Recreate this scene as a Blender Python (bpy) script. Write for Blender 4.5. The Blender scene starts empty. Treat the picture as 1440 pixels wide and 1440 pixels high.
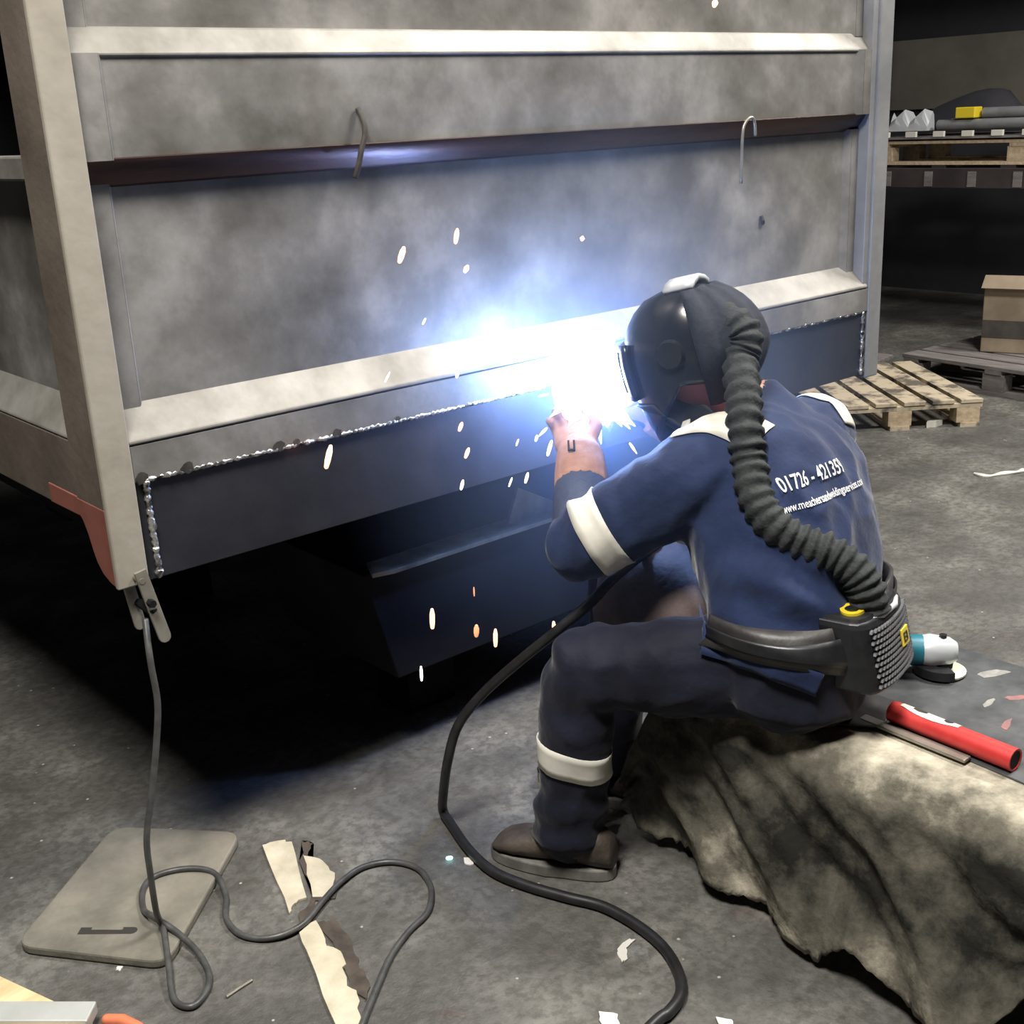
import bpy, bmesh, math, random
from mathutils import Vector, Matrix, noise
from mathutils.bvhtree import BVHTree
random.seed(7)
S = bpy.context.scene
COL = S.collection
# ------------------------------------------------------------------ camera
cd = bpy.data.cameras.new('camera'); cam = bpy.data.objects.new('camera', cd); COL.objects.link(cam)
cd.sensor_width = 36; cd.lens = 42.5; cd.clip_start = .05; cd.clip_end = 100
yaw, pitch, roll = math.radians(40.11), math.radians(18.1), math.radians(-2.77)
FW = Vector((math.sin(yaw)*math.cos(pitch), math.cos(yaw)*math.cos(pitch), -math.sin(pitch)))
_r = Vector((math.cos(yaw), -math.sin(yaw), 0)); _u = _r.cross(FW)
RT = math.cos(roll)*_r + math.sin(roll)*_u; UP = -math.sin(roll)*_r + math.cos(roll)*_u
cm = Matrix((RT, UP, -FW)).transposed().to_4x4(); cm.translation = (-.831, -2.145, 1.6)
cam.matrix_world = cm; S.camera = cam
# ------------------------------------------------------------------ world, exposure, lights
S.view_settings.view_transform = 'Standard'; S.view_settings.look = 'None'
S.view_settings.exposure = 0.0; S.view_settings.gamma = 1; S.view_settings.use_curve_mapping = False
W = bpy.data.worlds.new('world'); S.world = W; W.use_nodes = True
W.node_tree.nodes['Background'].inputs[0].default_value = (.55, .62, .8, 1)
W.node_tree.nodes['Background'].inputs[1].default_value = .04
LAMPS = [(-.9, -1.2, 4.6, 300), (2.9, -1.35, 4.6, 270), (6.0, -1.2, 4.6, 250)]
ARC = Vector((1.107, -.15, .998)); ARC_POWER = 36
def light(name, kind, loc, power, color, size=None):
    d = bpy.data.lights.new(name, kind); d.energy = power; d.color = color
    if kind == 'AREA': d.shape = 'DISK'; d.size = size
    else: d.shadow_soft_size = size
    o = bpy.data.objects.new(name, d); o.location = loc; COL.objects.link(o); return o
for x, y, z, p in LAMPS: light('high_bay_light', 'AREA', (x, y, z - .16), p, (1, .96, .89), 1.1)
light('arc_light', 'POINT', ARC, ARC_POWER, (.15, .32, 1), .03)
# ------------------------------------------------------------------ materials
MATS = {}
def nt(m): m.use_nodes = True; return m.node_tree
def mat(name, c1, c2=None, c3=None, scale=6, rough=.6, metal=0, bump=0, bscale=40, detail=4, stretch=(1,1,1), lo=.35, hi=.65, rvar=0, emit=None, sheen=0, spec=.5):
    m = bpy.data.materials.new(name); t = nt(m); N = t.nodes; L = t.links; b = N['Principled BSDF']
    b.inputs['Roughness'].default_value = rough; b.inputs['Metallic'].default_value = metal
    b.inputs['Specular IOR Level'].default_value = spec
    if sheen: b.inputs['Sheen Weight'].default_value = sheen; b.inputs['Sheen Roughness'].default_value = .4
    b.inputs['Base Color'].default_value = (*c1, 1)
    if emit: b.inputs['Emission Color'].default_value = (*emit[0], 1); b.inputs['Emission Strength'].default_value = emit[1]
    if c2 or bump:
        tc = N.new('ShaderNodeTexCoord'); mp = N.new('ShaderNodeMapping'); mp.inputs['Scale'].default_value = stretch
        L.new(tc.outputs['Object'], mp.inputs[0])
    if c2:
        n = N.new('ShaderNodeTexNoise'); n.inputs['Scale'].default_value = scale; n.inputs['Detail'].default_value = detail; n.inputs['Roughness'].default_value = .6
        L.new(mp.outputs[0], n.inputs['Vector'])
        r = N.new('ShaderNodeValToRGB'); r.color_ramp.elements[0].position = lo; r.color_ramp.elements[1].position = hi
        r.color_ramp.elements[0].color = (*c1, 1); r.color_ramp.elements[1].color = (*(c3 or c2), 1)
        if c3: e = r.color_ramp.elements.new((lo + hi)/2); e.color = (*c2, 1)
        L.new(n.outputs['Fac'], r.inputs[0]); L.new(r.outputs[0], b.inputs['Base Color'])
        if rvar:
            mr = N.new('ShaderNodeMapRange'); mr.inputs['To Min'].default_value = rough - rvar; mr.inputs['To Max'].default_value = rough + rvar
            L.new(n.outputs['Fac'], mr.inputs['Value']); L.new(mr.outputs[0], b.inputs['Roughness'])
    if bump:
        n2 = N.new('ShaderNodeTexNoise'); n2.inputs['Scale'].default_value = bscale; n2.inputs['Detail'].default_value = 3
        L.new(mp.outputs[0], n2.inputs['Vector'])
        bp = N.new('ShaderNodeBump'); bp.inputs['Strength'].default_value = bump; bp.inputs['Distance'].default_value = .01
        L.new(n2.outputs['Fac'], bp.inputs['Height']); L.new(bp.outputs[0], b.inputs['Normal'])
    MATS[name] = m; return m
mat('old_steel', (.105,.099,.088), (.185,.178,.168), (.315,.303,.292), scale=4.2, rough=.5, metal=.2, bump=.12, bscale=22, lo=.33, hi=.70, rvar=.12, detail=7)
mat('ledge_steel', (.13,.122,.105), (.215,.205,.185), (.29,.28,.26), scale=6, rough=.5, metal=.2, bump=.1, bscale=30, lo=.3, hi=.7)
mat('post_paint', (.25,.225,.185), (.34,.31,.26), (.40,.37,.32), scale=5, rough=.55, bump=.1, bscale=25, lo=.3, hi=.7)
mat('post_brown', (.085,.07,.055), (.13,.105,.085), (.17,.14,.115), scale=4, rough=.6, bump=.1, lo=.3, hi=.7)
mat('grey_post', (.2,.205,.215), (.30,.305,.31), scale=4, rough=.45, metal=.3, bump=.08)
mat('primer_red', (.16,.055,.04), (.26,.09,.065), scale=7, rough=.65)
mat('shaded_rib_steel', (.04,.028,.027), (.085,.05,.045), scale=3, rough=.3, metal=.75, stretch=(1,6,6), bump=.05)  # dark tone carries the shade on the rib's downward slope
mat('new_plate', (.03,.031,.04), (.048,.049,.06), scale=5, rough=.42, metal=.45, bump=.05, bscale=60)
mat('weld_metal', (.05,.047,.05), (.85,.83,.8), scale=45, rough=.28, metal=.9, bump=.5, bscale=120, lo=.35, hi=.55)
mat('scorch', (.02,.018,.016), (.06,.05,.04), scale=30, rough=.7)
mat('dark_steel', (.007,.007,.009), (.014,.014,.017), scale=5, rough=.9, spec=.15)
mat('flange_steel', (.12,.125,.12), (.30,.30,.28), scale=9, rough=.45, metal=.4)
mat('navy_cloth', (.014,.023,.066), (.02,.034,.09), scale=8, rough=.8, bump=.35, bscale=26, sheen=.25, spec=.2)
mat('shaded_leg_cloth', (.007,.008,.018), (.012,.014,.028), scale=8, rough=.75, bump=.35, bscale=26, sheen=.15, spec=.25)  # navy cloth of the legs, darkened for the torso's shade
mat('reflective_tape', (.62,.60,.53), (.74,.72,.65), scale=12, rough=.5, bump=.05)
mat('print_white', (.78,.78,.8), rough=.6)
mat('skin', (.44,.19,.15), (.52,.25,.2), scale=14, rough=.5)
mat('helmet_black', (.012,.014,.02), rough=.22)
mat('visor_glass', (.004,.006,.008), rough=.06)
mat('helmet_grey', (.45,.47,.5), rough=.35)
mat('hose_fabric', (.012,.015,.017), (.03,.035,.036), scale=30, rough=.85, bump=.5, bscale=50)
mat('hood_fabric', (.009,.012,.022), (.016,.021,.036), scale=20, rough=.85, bump=.3, bscale=40)
mat('black_plastic', (.01,.011,.013), (.02,.021,.024), scale=20, rough=.35)
mat('grille_grey', (.10,.10,.11), rough=.4)
mat('belt_leather', (.022,.021,.022), (.045,.042,.042), scale=12, rough=.45, bump=.15)
mat('yellow_plastic', (.75,.58,.03), rough=.45)
mat('pale_plastic', (.5,.51,.52), rough=.4)
mat('tan_leather', (.36,.18,.12), (.5,.28,.2), scale=14, rough=.75, bump=.3)
mat('brown_leather', (.07,.052,.05), (.14,.105,.10), scale=9, rough=.7, bump=.35, bscale=30)
mat('glove_blue', (.035,.045,.09), (.06,.075,.13), scale=14, rough=.75, bump=.3)
mat('boot_leather', (.035,.027,.022), (.09,.07,.055), scale=12, rough=.6, bump=.3)
mat('boot_sole', (.12,.115,.105), (.22,.21,.19), scale=20, rough=.8)
mat('rubber_black', (.012,.012,.013), (.022,.022,.023), scale=30, rough=.42)
mat('rubber_grey', (.05,.05,.05), (.085,.085,.083), scale=30, rough=.4)
def blanket_mat():
    m = bpy.data.materials.new('blanket'); t = nt(m); N = t.nodes; L = t.links; b = N['Principled BSDF']; b.inputs['Roughness'].default_value = .92; b.inputs['Specular IOR Level'].default_value = .2
    tc = N.new('ShaderNodeTexCoord'); sp = N.new('ShaderNodeSeparateXYZ'); L.new(tc.outputs['Object'], sp.inputs[0])
    n = N.new('ShaderNodeTexNoise'); n.inputs['Scale'].default_value = 6.5; n.inputs['Detail'].default_value = 8; n.inputs['Roughness'].default_value = .66; L.new(tc.outputs['Object'], n.inputs['Vector'])
    # height ramp: a broad darker belt along the hanging side, cream hem and top
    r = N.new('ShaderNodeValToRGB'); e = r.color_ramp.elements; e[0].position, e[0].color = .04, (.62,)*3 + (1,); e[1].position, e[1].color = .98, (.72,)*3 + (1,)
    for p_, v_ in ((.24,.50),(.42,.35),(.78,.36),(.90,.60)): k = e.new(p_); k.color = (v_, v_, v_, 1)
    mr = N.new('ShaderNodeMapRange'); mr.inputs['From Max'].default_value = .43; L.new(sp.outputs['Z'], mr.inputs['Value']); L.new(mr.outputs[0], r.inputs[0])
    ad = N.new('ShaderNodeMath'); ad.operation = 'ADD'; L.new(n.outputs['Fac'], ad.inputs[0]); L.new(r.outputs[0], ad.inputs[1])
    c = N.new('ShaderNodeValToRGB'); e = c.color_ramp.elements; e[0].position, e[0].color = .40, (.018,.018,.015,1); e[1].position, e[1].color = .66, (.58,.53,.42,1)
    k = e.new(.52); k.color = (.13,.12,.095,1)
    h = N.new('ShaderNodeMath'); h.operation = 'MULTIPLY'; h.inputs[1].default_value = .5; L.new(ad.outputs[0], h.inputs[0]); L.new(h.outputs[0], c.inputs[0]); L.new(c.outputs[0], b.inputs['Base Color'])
    n2 = N.new('ShaderNodeTexNoise'); n2.inputs['Scale'].default_value = 30; n2.inputs['Detail'].default_value = 6; L.new(tc.outputs['Object'], n2.inputs['Vector'])
    bp = N.new('ShaderNodeBump'); bp.inputs['Strength'].default_value = .7; bp.inputs['Distance'].default_value = .01; L.new(n2.outputs['Fac'], bp.inputs['Height']); L.new(bp.outputs[0], b.inputs['Normal'])
    MATS['blanket'] = m
blanket_mat()
mat('bench_plate', (.05,.053,.058), (.12,.125,.13), scale=7, rough=.5, metal=.35, bump=.1)
mat('grey_paint', (.16,.16,.155), (.30,.29,.27), scale=30, rough=.7)
mat('pink_paint', (.30,.12,.115), (.14,.10,.10), scale=30, rough=.7)
mat('bench_wood', (.05,.045,.04), (.09,.08,.07), scale=8, rough=.8)
mat('red_plastic', (.55,.035,.035), (.68,.06,.055), scale=12, rough=.4)
mat('label_cream', (.72,.66,.56), rough=.6)
mat('bare_steel', (.28,.26,.22), (.42,.40,.35), scale=14, rough=.35, metal=.6)
mat('teal_plastic', (.015,.16,.22), rough=.4)
mat('alloy_white', (.55,.58,.6), rough=.35, metal=.2)
mat('disc_cream', (.6,.62,.5), rough=.6)
mat('pine', (.40,.30,.19), (.58,.47,.33), scale=5, rough=.75, stretch=(1,8,8), bump=.15)
mat('pine_dirty', (.13,.11,.09), (.52,.44,.32), scale=7, rough=.8, bump=.15, lo=.40, hi=.52)
mat('grey_wood', (.13,.115,.115), (.22,.20,.195), scale=6, rough=.8, stretch=(6,1,6), bump=.15)
mat('cardboard', (.24,.19,.135), (.36,.29,.21), scale=4, rough=.85)
mat('kneel_mat', (.11,.105,.085), (.18,.17,.14), (.25,.225,.185), scale=7, rough=.85, bump=.2, bscale=60, lo=.3, hi=.7)
mat('slot_dark', (.03,.028,.025), rough=.9)
mat('torn_card', (.42,.38,.28), (.62,.56,.44), scale=10, rough=.85, bump=.3)
mat('char', (.04,.033,.028), (.09,.07,.055), scale=20, rough=.9)
mat('ply', (.55,.40,.21), (.74,.58,.35), scale=6, rough=.6, stretch=(1,5,5))
mat('pale_metal', (.5,.52,.5), (.6,.62,.6), scale=8, rough=.4, metal=.3)
mat('orange_plastic', (.7,.2,.1), rough=.4)
mat('white_scrap', (.68,.66,.6), rough=.7)
mat('rack_steel', (.035,.028,.03), (.055,.045,.045), scale=4, rough=.5)
mat('wall_block', (.12,.11,.095), (.17,.155,.135), scale=2, rough=.9, bump=.3, bscale=8)
mat('wall_sheet', (.018,.018,.024), (.03,.029,.036), scale=2, rough=.8)
mat('lamp_white', (.7,.7,.7), rough=.5)
mat('lamp_lens', (.8,.8,.8), emit=((1,.95,.86), 6), rough=.5)
mat('spark_hot', (1,.5,.3), emit=((1,.46,.27), 2.6))
mat('spark_white', (1,.9,.9), emit=((1,.86,.84), 3.0))
mat('spark_dim', (1,.4,.2), emit=((1,.42,.2), .75))
mat('ember_cyan', (.4,1,1), emit=((.35,1,1), 3.5))
pm = bpy.data.materials.new('arc_glare'); t = nt(pm); t.nodes.remove(t.nodes['Principled BSDF'])   # glare of the arc as a surface: it shines and lets light through
em_, tr_, ad_ = t.nodes.new('ShaderNodeEmission'), t.nodes.new('ShaderNodeBsdfTransparent'), t.nodes.new('ShaderNodeAddShader')
em_.inputs[0].default_value = (.55,.72,1,1); em_.inputs[1].default_value = 2.5
t.links.new(em_.outputs[0], ad_.inputs[0]); t.links.new(tr_.outputs[0], ad_.inputs[1]); t.links.new(ad_.outputs[0], t.nodes['Material Output'].inputs['Surface'])
MATS['arc_glare'] = pm
# the concrete floor: grey-brown, oily patches, pale paint flecks
def floor_mat():
    m = bpy.data.materials.new('dirty_concrete'); t = nt(m); N = t.nodes; L = t.links; b = N['Principled BSDF']
    tc = N.new('ShaderNodeTexCoord')
    def noi(s, d=4):
        n = N.new('ShaderNodeTexNoise'); n.inputs['Scale'].default_value = s; n.inputs['Detail'].default_value = d; n.inputs['Roughness'].default_value = .65
        L.new(tc.outputs['Object'], n.inputs['Vector']); return n.outputs['Fac']
    def ramp(f, *st):
        r = N.new('ShaderNodeValToRGB'); e = r.color_ramp.elements
        e[0].position, e[0].color = st[0][0], (*st[0][1], 1); e[1].position, e[1].color = st[-1][0], (*st[-1][1], 1)
        for p, c in st[1:-1]: k = e.new(p); k.color = (*c, 1)
        L.new(f, r.inputs[0]); return r.outputs[0]
    def mix(f, a, c):
        x = N.new('ShaderNodeMixRGB'); L.new(f, x.inputs[0]); L.new(a, x.inputs[1])
        if isinstance(c, tuple): x.inputs[2].default_value = (*c, 1)
        else: L.new(c, x.inputs[2])
        return x.outputs[0]
    base = ramp(noi(3.4, 8), (.32, (.055,.052,.047)), (.5, (.12,.117,.107)), (.68, (.22,.212,.19)))
    base = mix(ramp(noi(1.1, 3), (.5, (0,0,0)), (.68, (.7,.7,.7))), base, (.065,.063,.062))
    base = mix(ramp(noi(4.3, 4), (.62, (0,0,0)), (.75, (.35,.35,.35))), base, (.13,.065,.045))
    base = mix(ramp(noi(38, 4), (.40, (.55,.55,.55)), (.56, (0,0,0))), base, (.055,.052,.045))
    v = N.new('ShaderNodeTexVoronoi'); v.inputs['Scale'].default_value = 17; L.new(tc.outputs['Object'], v.inputs['Vector'])
    fl = ramp(v.outputs['Distance'], (.045, (1,1,1)), (.075, (0,0,0)))
    gate = ramp(noi(9, 2), (.49, (0,0,0)), (.53, (1,1,1)))
    mu = N.new('ShaderNodeMixRGB'); mu.blend_type = 'MULTIPLY'; mu.inputs[0].default_value = 1; L.new(fl, mu.inputs[1]); L.new(gate, mu.inputs[2])
    base = mix(mu.outputs[0], base, (.42,.40,.35))
    L.new(base, b.inputs['Base Color'])
    L.new(ramp(noi(3), (.35, (.45,.45,.45)), (.65, (.85,.85,.85))), b.inputs['Roughness'])
    bp = N.new('ShaderNodeBump'); bp.inputs['Strength'].default_value = .6; bp.inputs['Distance'].default_value = .012
    L.new(noi(28, 5), bp.inputs['Height']); L.new(bp.outputs[0], b.inputs['Normal'])
    MATS['dirty_concrete'] = m
floor_mat()
# ------------------------------------------------------------------ mesh helpers
OFF = {}
class MB:
    def __init__(s): s.v = []; s.f = []; s.mi = []; s.cur = 0
    def add(s, vs, fs):
        o = len(s.v); s.v += [Vector(p) for p in vs]; s.f += [tuple(i + o for i in f) for f in fs]; s.mi += [s.cur]*len(fs); return s
    def obox(s, c, ax, ay, az):
        c, ax, ay, az = map(Vector, (c, ax, ay, az))
        vs = [c + i*ax + j*ay + k*az for i in (-1,1) for j in (-1,1) for k in (-1,1)]
        return s.add(vs, [(0,1,3,2),(4,6,7,5),(0,4,5,1),(2,3,7,6),(0,2,6,4),(1,5,7,3)])
    def box(s, x0, x1, y0, y1, z0, z1): return s.obox(((x0+x1)/2,(y0+y1)/2,(z0+z1)/2), ((x1-x0)/2,0,0), (0,(y1-y0)/2,0), (0,0,(z1-z0)/2))
    def loft(s, rings, cap=True, closed=True):
        n = len(rings[0]); vs = [p for r in rings for p in r]; fs = []
        for i in range(len(rings)-1):
            for j in range(n if closed else n-1):
                a, b = i*n+j, i*n+(j+1) % n; fs.append((a, b, b+n, a+n))
        if cap: fs.append(tuple(range(n))[::-1]); fs.append(tuple((len(rings)-1)*n + j for j in range(n)))
        return s.add(vs, fs)
    def tube(s, path, rad, n=10, cap=True, round_ends=False):
        P = [Vector(p) for p in path]; R = list(rad) if hasattr(rad, '__len__') else [rad]*len(P)
        if round_ends:
            d0 = (P[0]-P[1]).normalized(); d1 = (P[-1]-P[-2]).normalized(); r0, r1 = R[0], R[-1]
            P = [P[0]+d0*r0, P[0]+d0*r0*.8, P[0]+d0*r0*.4] + P + [P[-1]+d1*r1*.4, P[-1]+d1*r1*.8, P[-1]+d1*r1]
            R = [r0*.12, r0*.6, r0*.92] + R + [r1*.92, r1*.6, r1*.12]
        rings = []; T = (P[1]-P[0]).normalized()
        A = T.orthogonal().normalized()
        for i, p in enumerate(P):
            t = (P[min(i+1, len(P)-1)] - P[max(i-1, 0)])
            t = t.normalized() if t.length > 1e-9 else T
            A = (A - t*A.dot(t)).normalized(); B = t.cross(A); T = t
            rings.append([p + (A*math.cos(2*math.pi*k/n) + B*math.sin(2*math.pi*k/n))*R[i] for k in range(n)])
        return s.loft(rings, cap)
    def prism(s, outline, d):
        """outline: 3-D polygon, d: extrusion vector"""
        a = [Vector(p) for p in outline]; d = Vector(d); n = len(a)
        fs = [tuple(range(n))[::-1], tuple(range(n, 2*n))] + [(i, (i+1) % n, (i+1) % n + n, i+n) for i in range(n)]
        return s.add(a + [p + d for p in a], fs)
    def build(s, name, m, parent=None, smooth=False, bevel=0, solid=0, kind=None, origin=None, angle=None):
        me = bpy.data.meshes.new(name)
        if parent is not None: o0 = OFF[parent]
        elif origin is not None: o0 = Vector(origin)
        else:
            xs, ys, zs = zip(*s.v); o0 = Vector(((min(xs)+max(xs))/2, (min(ys)+max(ys))/2, min(zs)))
        me.from_pydata([p - o0 for p in s.v], [], s.f)
        bm = bmesh.new(); bm.from_mesh(me); bmesh.ops.recalc_face_normals(bm, faces=bm.faces); bm.to_mesh(me); bm.free()
        for q in (m if isinstance(m, (list, tuple)) else [m]): me.materials.append(MATS[q])
        if any(s.mi): me.polygons.foreach_set('material_index', s.mi)
        if smooth:
            me.polygons.foreach_set('use_smooth', [True]*len(me.polygons))
            if angle: me.set_sharp_from_angle(angle=math.radians(angle))
        ob = bpy.data.objects.new(name, me); COL.objects.link(ob)
        if parent is not None: ob.parent = parent
        else: ob.location = o0
        OFF[ob] = o0
        if solid: q = ob.modifiers.new('solid', 'SOLIDIFY'); q.thickness = solid; q.offset = 0
        if bevel: q = ob.modifiers.new('bevel', 'BEVEL'); q.width = bevel; q.segments = 2; q.limit_method = 'ANGLE'
        if kind: ob['kind'] = kind
        return ob
def tag(o, label, cat, group=None):
    o['label'] = label; o['category'] = cat
    if group: o['group'] = group
    return o
def thing(name, label, cat, loc, group=None):
    o = bpy.data.objects.new(name, None); COL.objects.link(o); o.location = loc; o.empty_display_size = .1
    OFF[o] = Vector(loc); return tag(o, label, cat, group)
def spline(pts, k=6):
    P = [Vector(p) for p in pts]; out = []
    for i in range(len(P)-1):
        a, b, c, d = P[max(i-1,0)], P[i], P[i+1], P[min(i+2, len(P)-1)]
        for j in range(k):
            t = j/k
            out.append(.5*((2*b) + (c-a)*t + (2*a-5*b+4*c-d)*t*t + (3*b-a-3*c+d)*t**3))
    return out + [P[-1]]
def lerp_table(tab, y):
    tab = sorted(tab)
    if y <= tab[0][0]: return tab[0][1:]
    for a, b in zip(tab, tab[1:]):
        if y <= b[0]:
            t = (y-a[0])/(b[0]-a[0]); return tuple(p + (q-p)*t for p, q in zip(a[1:], b[1:]))
    return tab[-1][1:]
# ------------------------------------------------------------------ the workshop
def struct(o): o['kind'] = 'structure'; return o
struct(MB().box(-5, 9, -7, 6, -.1, 0).build('floor', 'dirty_concrete', origin=(0,0,0)))
struct(MB().box(8.8, 9.1, -7, 6, 2.05, 5.2).build('wall_right', 'wall_sheet'))
struct(MB().box(8.75, 9.1, -7, 6, 1.5, 2.05).build('trim_1', 'wall_block'))
struct(MB().box(8.8, 9.1, -7, 6, 0, 1.5).build('wall_right_lower', 'wall_sheet'))
struct(MB().box(-5, 9, 5.8, 6, 0, 5.2).build('wall_back', 'wall_sheet'))
struct(MB().box(-5, 9, -7.2, -7, 0, 5.2).build('wall_front', 'wall_sheet'))
struct(MB().box(-5.2, -5, -7, 6, 0, 5.2).build('wall_left', 'wall_sheet'))
struct(MB().box(-5, 9, -7, 6, 5.2, 5.3).build('ceiling', 'wall_sheet'))
for i, (x, y, z, p) in enumerate(LAMPS):
    t = thing('high_bay_lamp', 'round white high bay lamp hung from the roof, %s' % ['over the left front','over the right front','over the far pallets'][i], 'lamp', (x, y, z), 'high bay lamps')
    m = MB(); n = 20
    m.loft([[(x+math.cos(2*math.pi*k/n)*r, y+math.sin(2*math.pi*k/n)*r, z+h) for k in range(n)] for r, h in ((.57,-.12),(.2,.1),(.1,.28))], cap=False)
    m.build('lamp_shade', 'lamp_white', t, smooth=True, solid=.004)
    MB().tube([(x,y,z+.28),(x,y,5.2)], .012, 6).build('hanging_rod', 'dark_steel', t)
# ------------------------------------------------------------------ the steel container
ct = thing('steel_container', 'large bare steel container body with ribbed sides being welded', 'container', (1.2, 1.1, .775))
XR = 2.465
def sheet_x(z0, z1, yb=.06):
    m = MB(); prof = [(.03,yb-.008),(.10,yb-.008),(.106,yb),(2.385,yb),(2.405,yb-.016),(XR+.02,yb-.016)]
    for a, b in zip(prof, prof[1:]):
        m.add([(a[0],a[1],z0),(b[0],b[1],z0),(b[0],b[1],z1),(a[0],a[1],z1)], [(0,1,2,3)])
    return m
sheet_x(1.08, 1.517).build('side_panel', 'old_steel', ct, solid=.004)
sheet_x(1.558, 1.738, .026).build('rib_panel', 'old_steel', ct, solid=.004)
sheet_x(1.775, 2.7).build('upper_side_panel', 'old_steel', ct, solid=.004)
def rail(name, prof, m, x0=.03, x1=XR, mitre=0, bevel=.004, parent=ct):
    a = [(x0, y, z) for y, z in prof]; b = [(x1 - mitre*max(0, (.06-y))*0, y, z) for y, z in prof]
    q = MB(); q.loft([a, b]); return q.build(name, m, parent, bevel=bevel)
rail('top_rail', [(.07,1.786),(.05,1.783),(.022,1.742),(.018,1.734),(.03,1.730),(.07,1.75)], 'ledge_steel', .03, XR)
hb = [(.07,1.511),(.056,1.511),(.050,1.517),(.036,1.534),(.022,1.552),(.020,1.560),(.03,1.566),(.07,1.566)]
MB().loft([[(.03,y,z) for y,z in hb],[(XR,y,z) for y,z in hb]]).build('rib_underside', 'shaded_rib_steel', ct, smooth=True, angle=50)  # downward slope of the rib, its shade put into the colour
rail('ledge', [(.07,1.125),(0,1.052),(0,1.045),(.06,1.045)], 'ledge_steel', .045, XR - .005, bevel=.003)
rail('lower_rail', [(.06,1.044),(.002,1.044),(0,.972),(.06,.972)], 'old_steel', .045, XR, bevel=.003)
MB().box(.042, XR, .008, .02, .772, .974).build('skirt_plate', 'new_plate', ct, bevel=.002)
def bead(path, r, seed, amp=.45):
    rnd = random.Random(seed); P = []
    for a, b in zip(path, path[1:]):
        a, b = Vector(a), Vector(b); k = max(2, int((b-a).length/.0045))
        P += [a.lerp(b, i/k) for i in range(k)]
    P.append(Vector(path[-1])); R = []
    for i, p in enumerate(P):
        R.append(r*(1 + amp*noise.noise(Vector((i*.23, seed, 0))) + .18*math.sin(i*1.9)))
        P[i] = p + Vector((rnd.uniform(-1,1), 0, rnd.uniform(-1,1)))*r*.18
    return MB().tube(P, R, 8)
bead([(.066,.004,.974),(1.10,.003,.972)], .0052, 1, .5).build('seam_weld', 'weld_metal', ct, smooth=True)
bead([(.068,.004,.972),(.071,.004,.775)], .0065, 5, .55).build('corner_weld', 'weld_metal', ct, smooth=True)
bead([(1.86,.004,.972),(2.43,.004,.972)], .0035, 9, 1.4).build('tack_weld', 'weld_metal', ct, smooth=True)
bead([(2.445,.004,.972),(2.447,.004,.775)], .006, 11, .7).build('corner_weld', 'weld_metal', ct, smooth=True)
for x, r in ((.06,.012),(.155,.012),(.36,.010),(.40,.007),(.50,.009),(.66,.006)):
    m = MB(); n = 12
    m.add([(x,-.0012,.98)] + [(x+r*1.2*math.cos(k*math.tau/n)*random.uniform(.7,1.3), -.0012, .98+r*math.sin(k*math.tau/n)*random.uniform(.7,1.3)) for k in range(n)], [(0,1+k,1+(k+1)%n) for k in range(n)])
    m.build('scorch_mark', 'scorch', ct, solid=.001)
# near corner post, its brown flank and the red curved gusset at its foot
MB().box(-.018, .046, -.002, .012, .772, 2.7).build('corner_post', 'post_paint', ct, bevel=.003)
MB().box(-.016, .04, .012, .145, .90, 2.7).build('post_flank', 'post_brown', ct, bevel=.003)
g = [(.145,.905),(.145,.90)] + [(.03 + .115*(1-math.sin(a)), .775 + .125*(1-math.cos(a))*1.0) for a in [math.pi/2*k/8 for k in range(8,-1,-1)]][1:]
g = [(.012,.775),(.035,.778),(.066,.789),(.088,.808),(.10,.83),(.112,.86),(.128,.885),(.145,.898),(.145,.93),(.012,.93)]
MB().prism([(-.017,y,z) for y,z in g], (.03,0,0)).build('gusset', 'primer_red', ct, bevel=.002)
# the end wall that recedes on the left
MB().box(.03, .045, .14, 2.2, .88, 1.55).build('end_panel', 'old_steel', ct)
MB().box(-.005, .06, .145, 2.2, 1.528, 1.572).build('end_top_rail', 'ledge_steel', ct, bevel=.004)
MB().loft([[(x,y,z) for x,z in ((.05,1.15),(-.012,1.05),(-.012,1.045),(.05,1.045))] for y in (.145,2.2)]).build('end_ledge', 'ledge_steel', ct, bevel=.003)
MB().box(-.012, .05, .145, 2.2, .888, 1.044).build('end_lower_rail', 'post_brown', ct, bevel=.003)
gc = [(.145,.89),(.145,.93),(.30,.93),(.30,.888)]
MB().prism([(-.014,y,z) for y,z in gc], (.03,0,0)).build('gusset', 'primer_red', ct, bevel=.002)
# far corner post
MB().box(2.463, 2.53, -.004, .11, .76, 2.7).build('corner_post', 'grey_post', ct, bevel=.004)
MB().box(2.44, 2.466, .006, .05, .972, 2.7).build('post_return', 'grey_post', ct, bevel=.003)
MB().box(2.50, 2.53, .11, 2.2, .76, 2.7).build('far_end_panel', 'old_steel', ct)
MB().box(-.01, 2.53, 2.2, 2.23, .76, 2.7).build('back_side_panel', 'dark_steel', ct)
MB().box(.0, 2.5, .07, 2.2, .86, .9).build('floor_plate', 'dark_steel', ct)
MB().box(-.01, 2.53, .0, 2.23, 2.7, 2.73).build('shade_roof_sheet', 'old_steel', ct)  # unseen roof, added to keep the container's inside dark
MB().tube([(1.998,.056,1.30),(2.0,.052,1.288),(2.006,.056,1.278)], .006, 6).build('weld_stub', 'scorch', ct)
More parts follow.
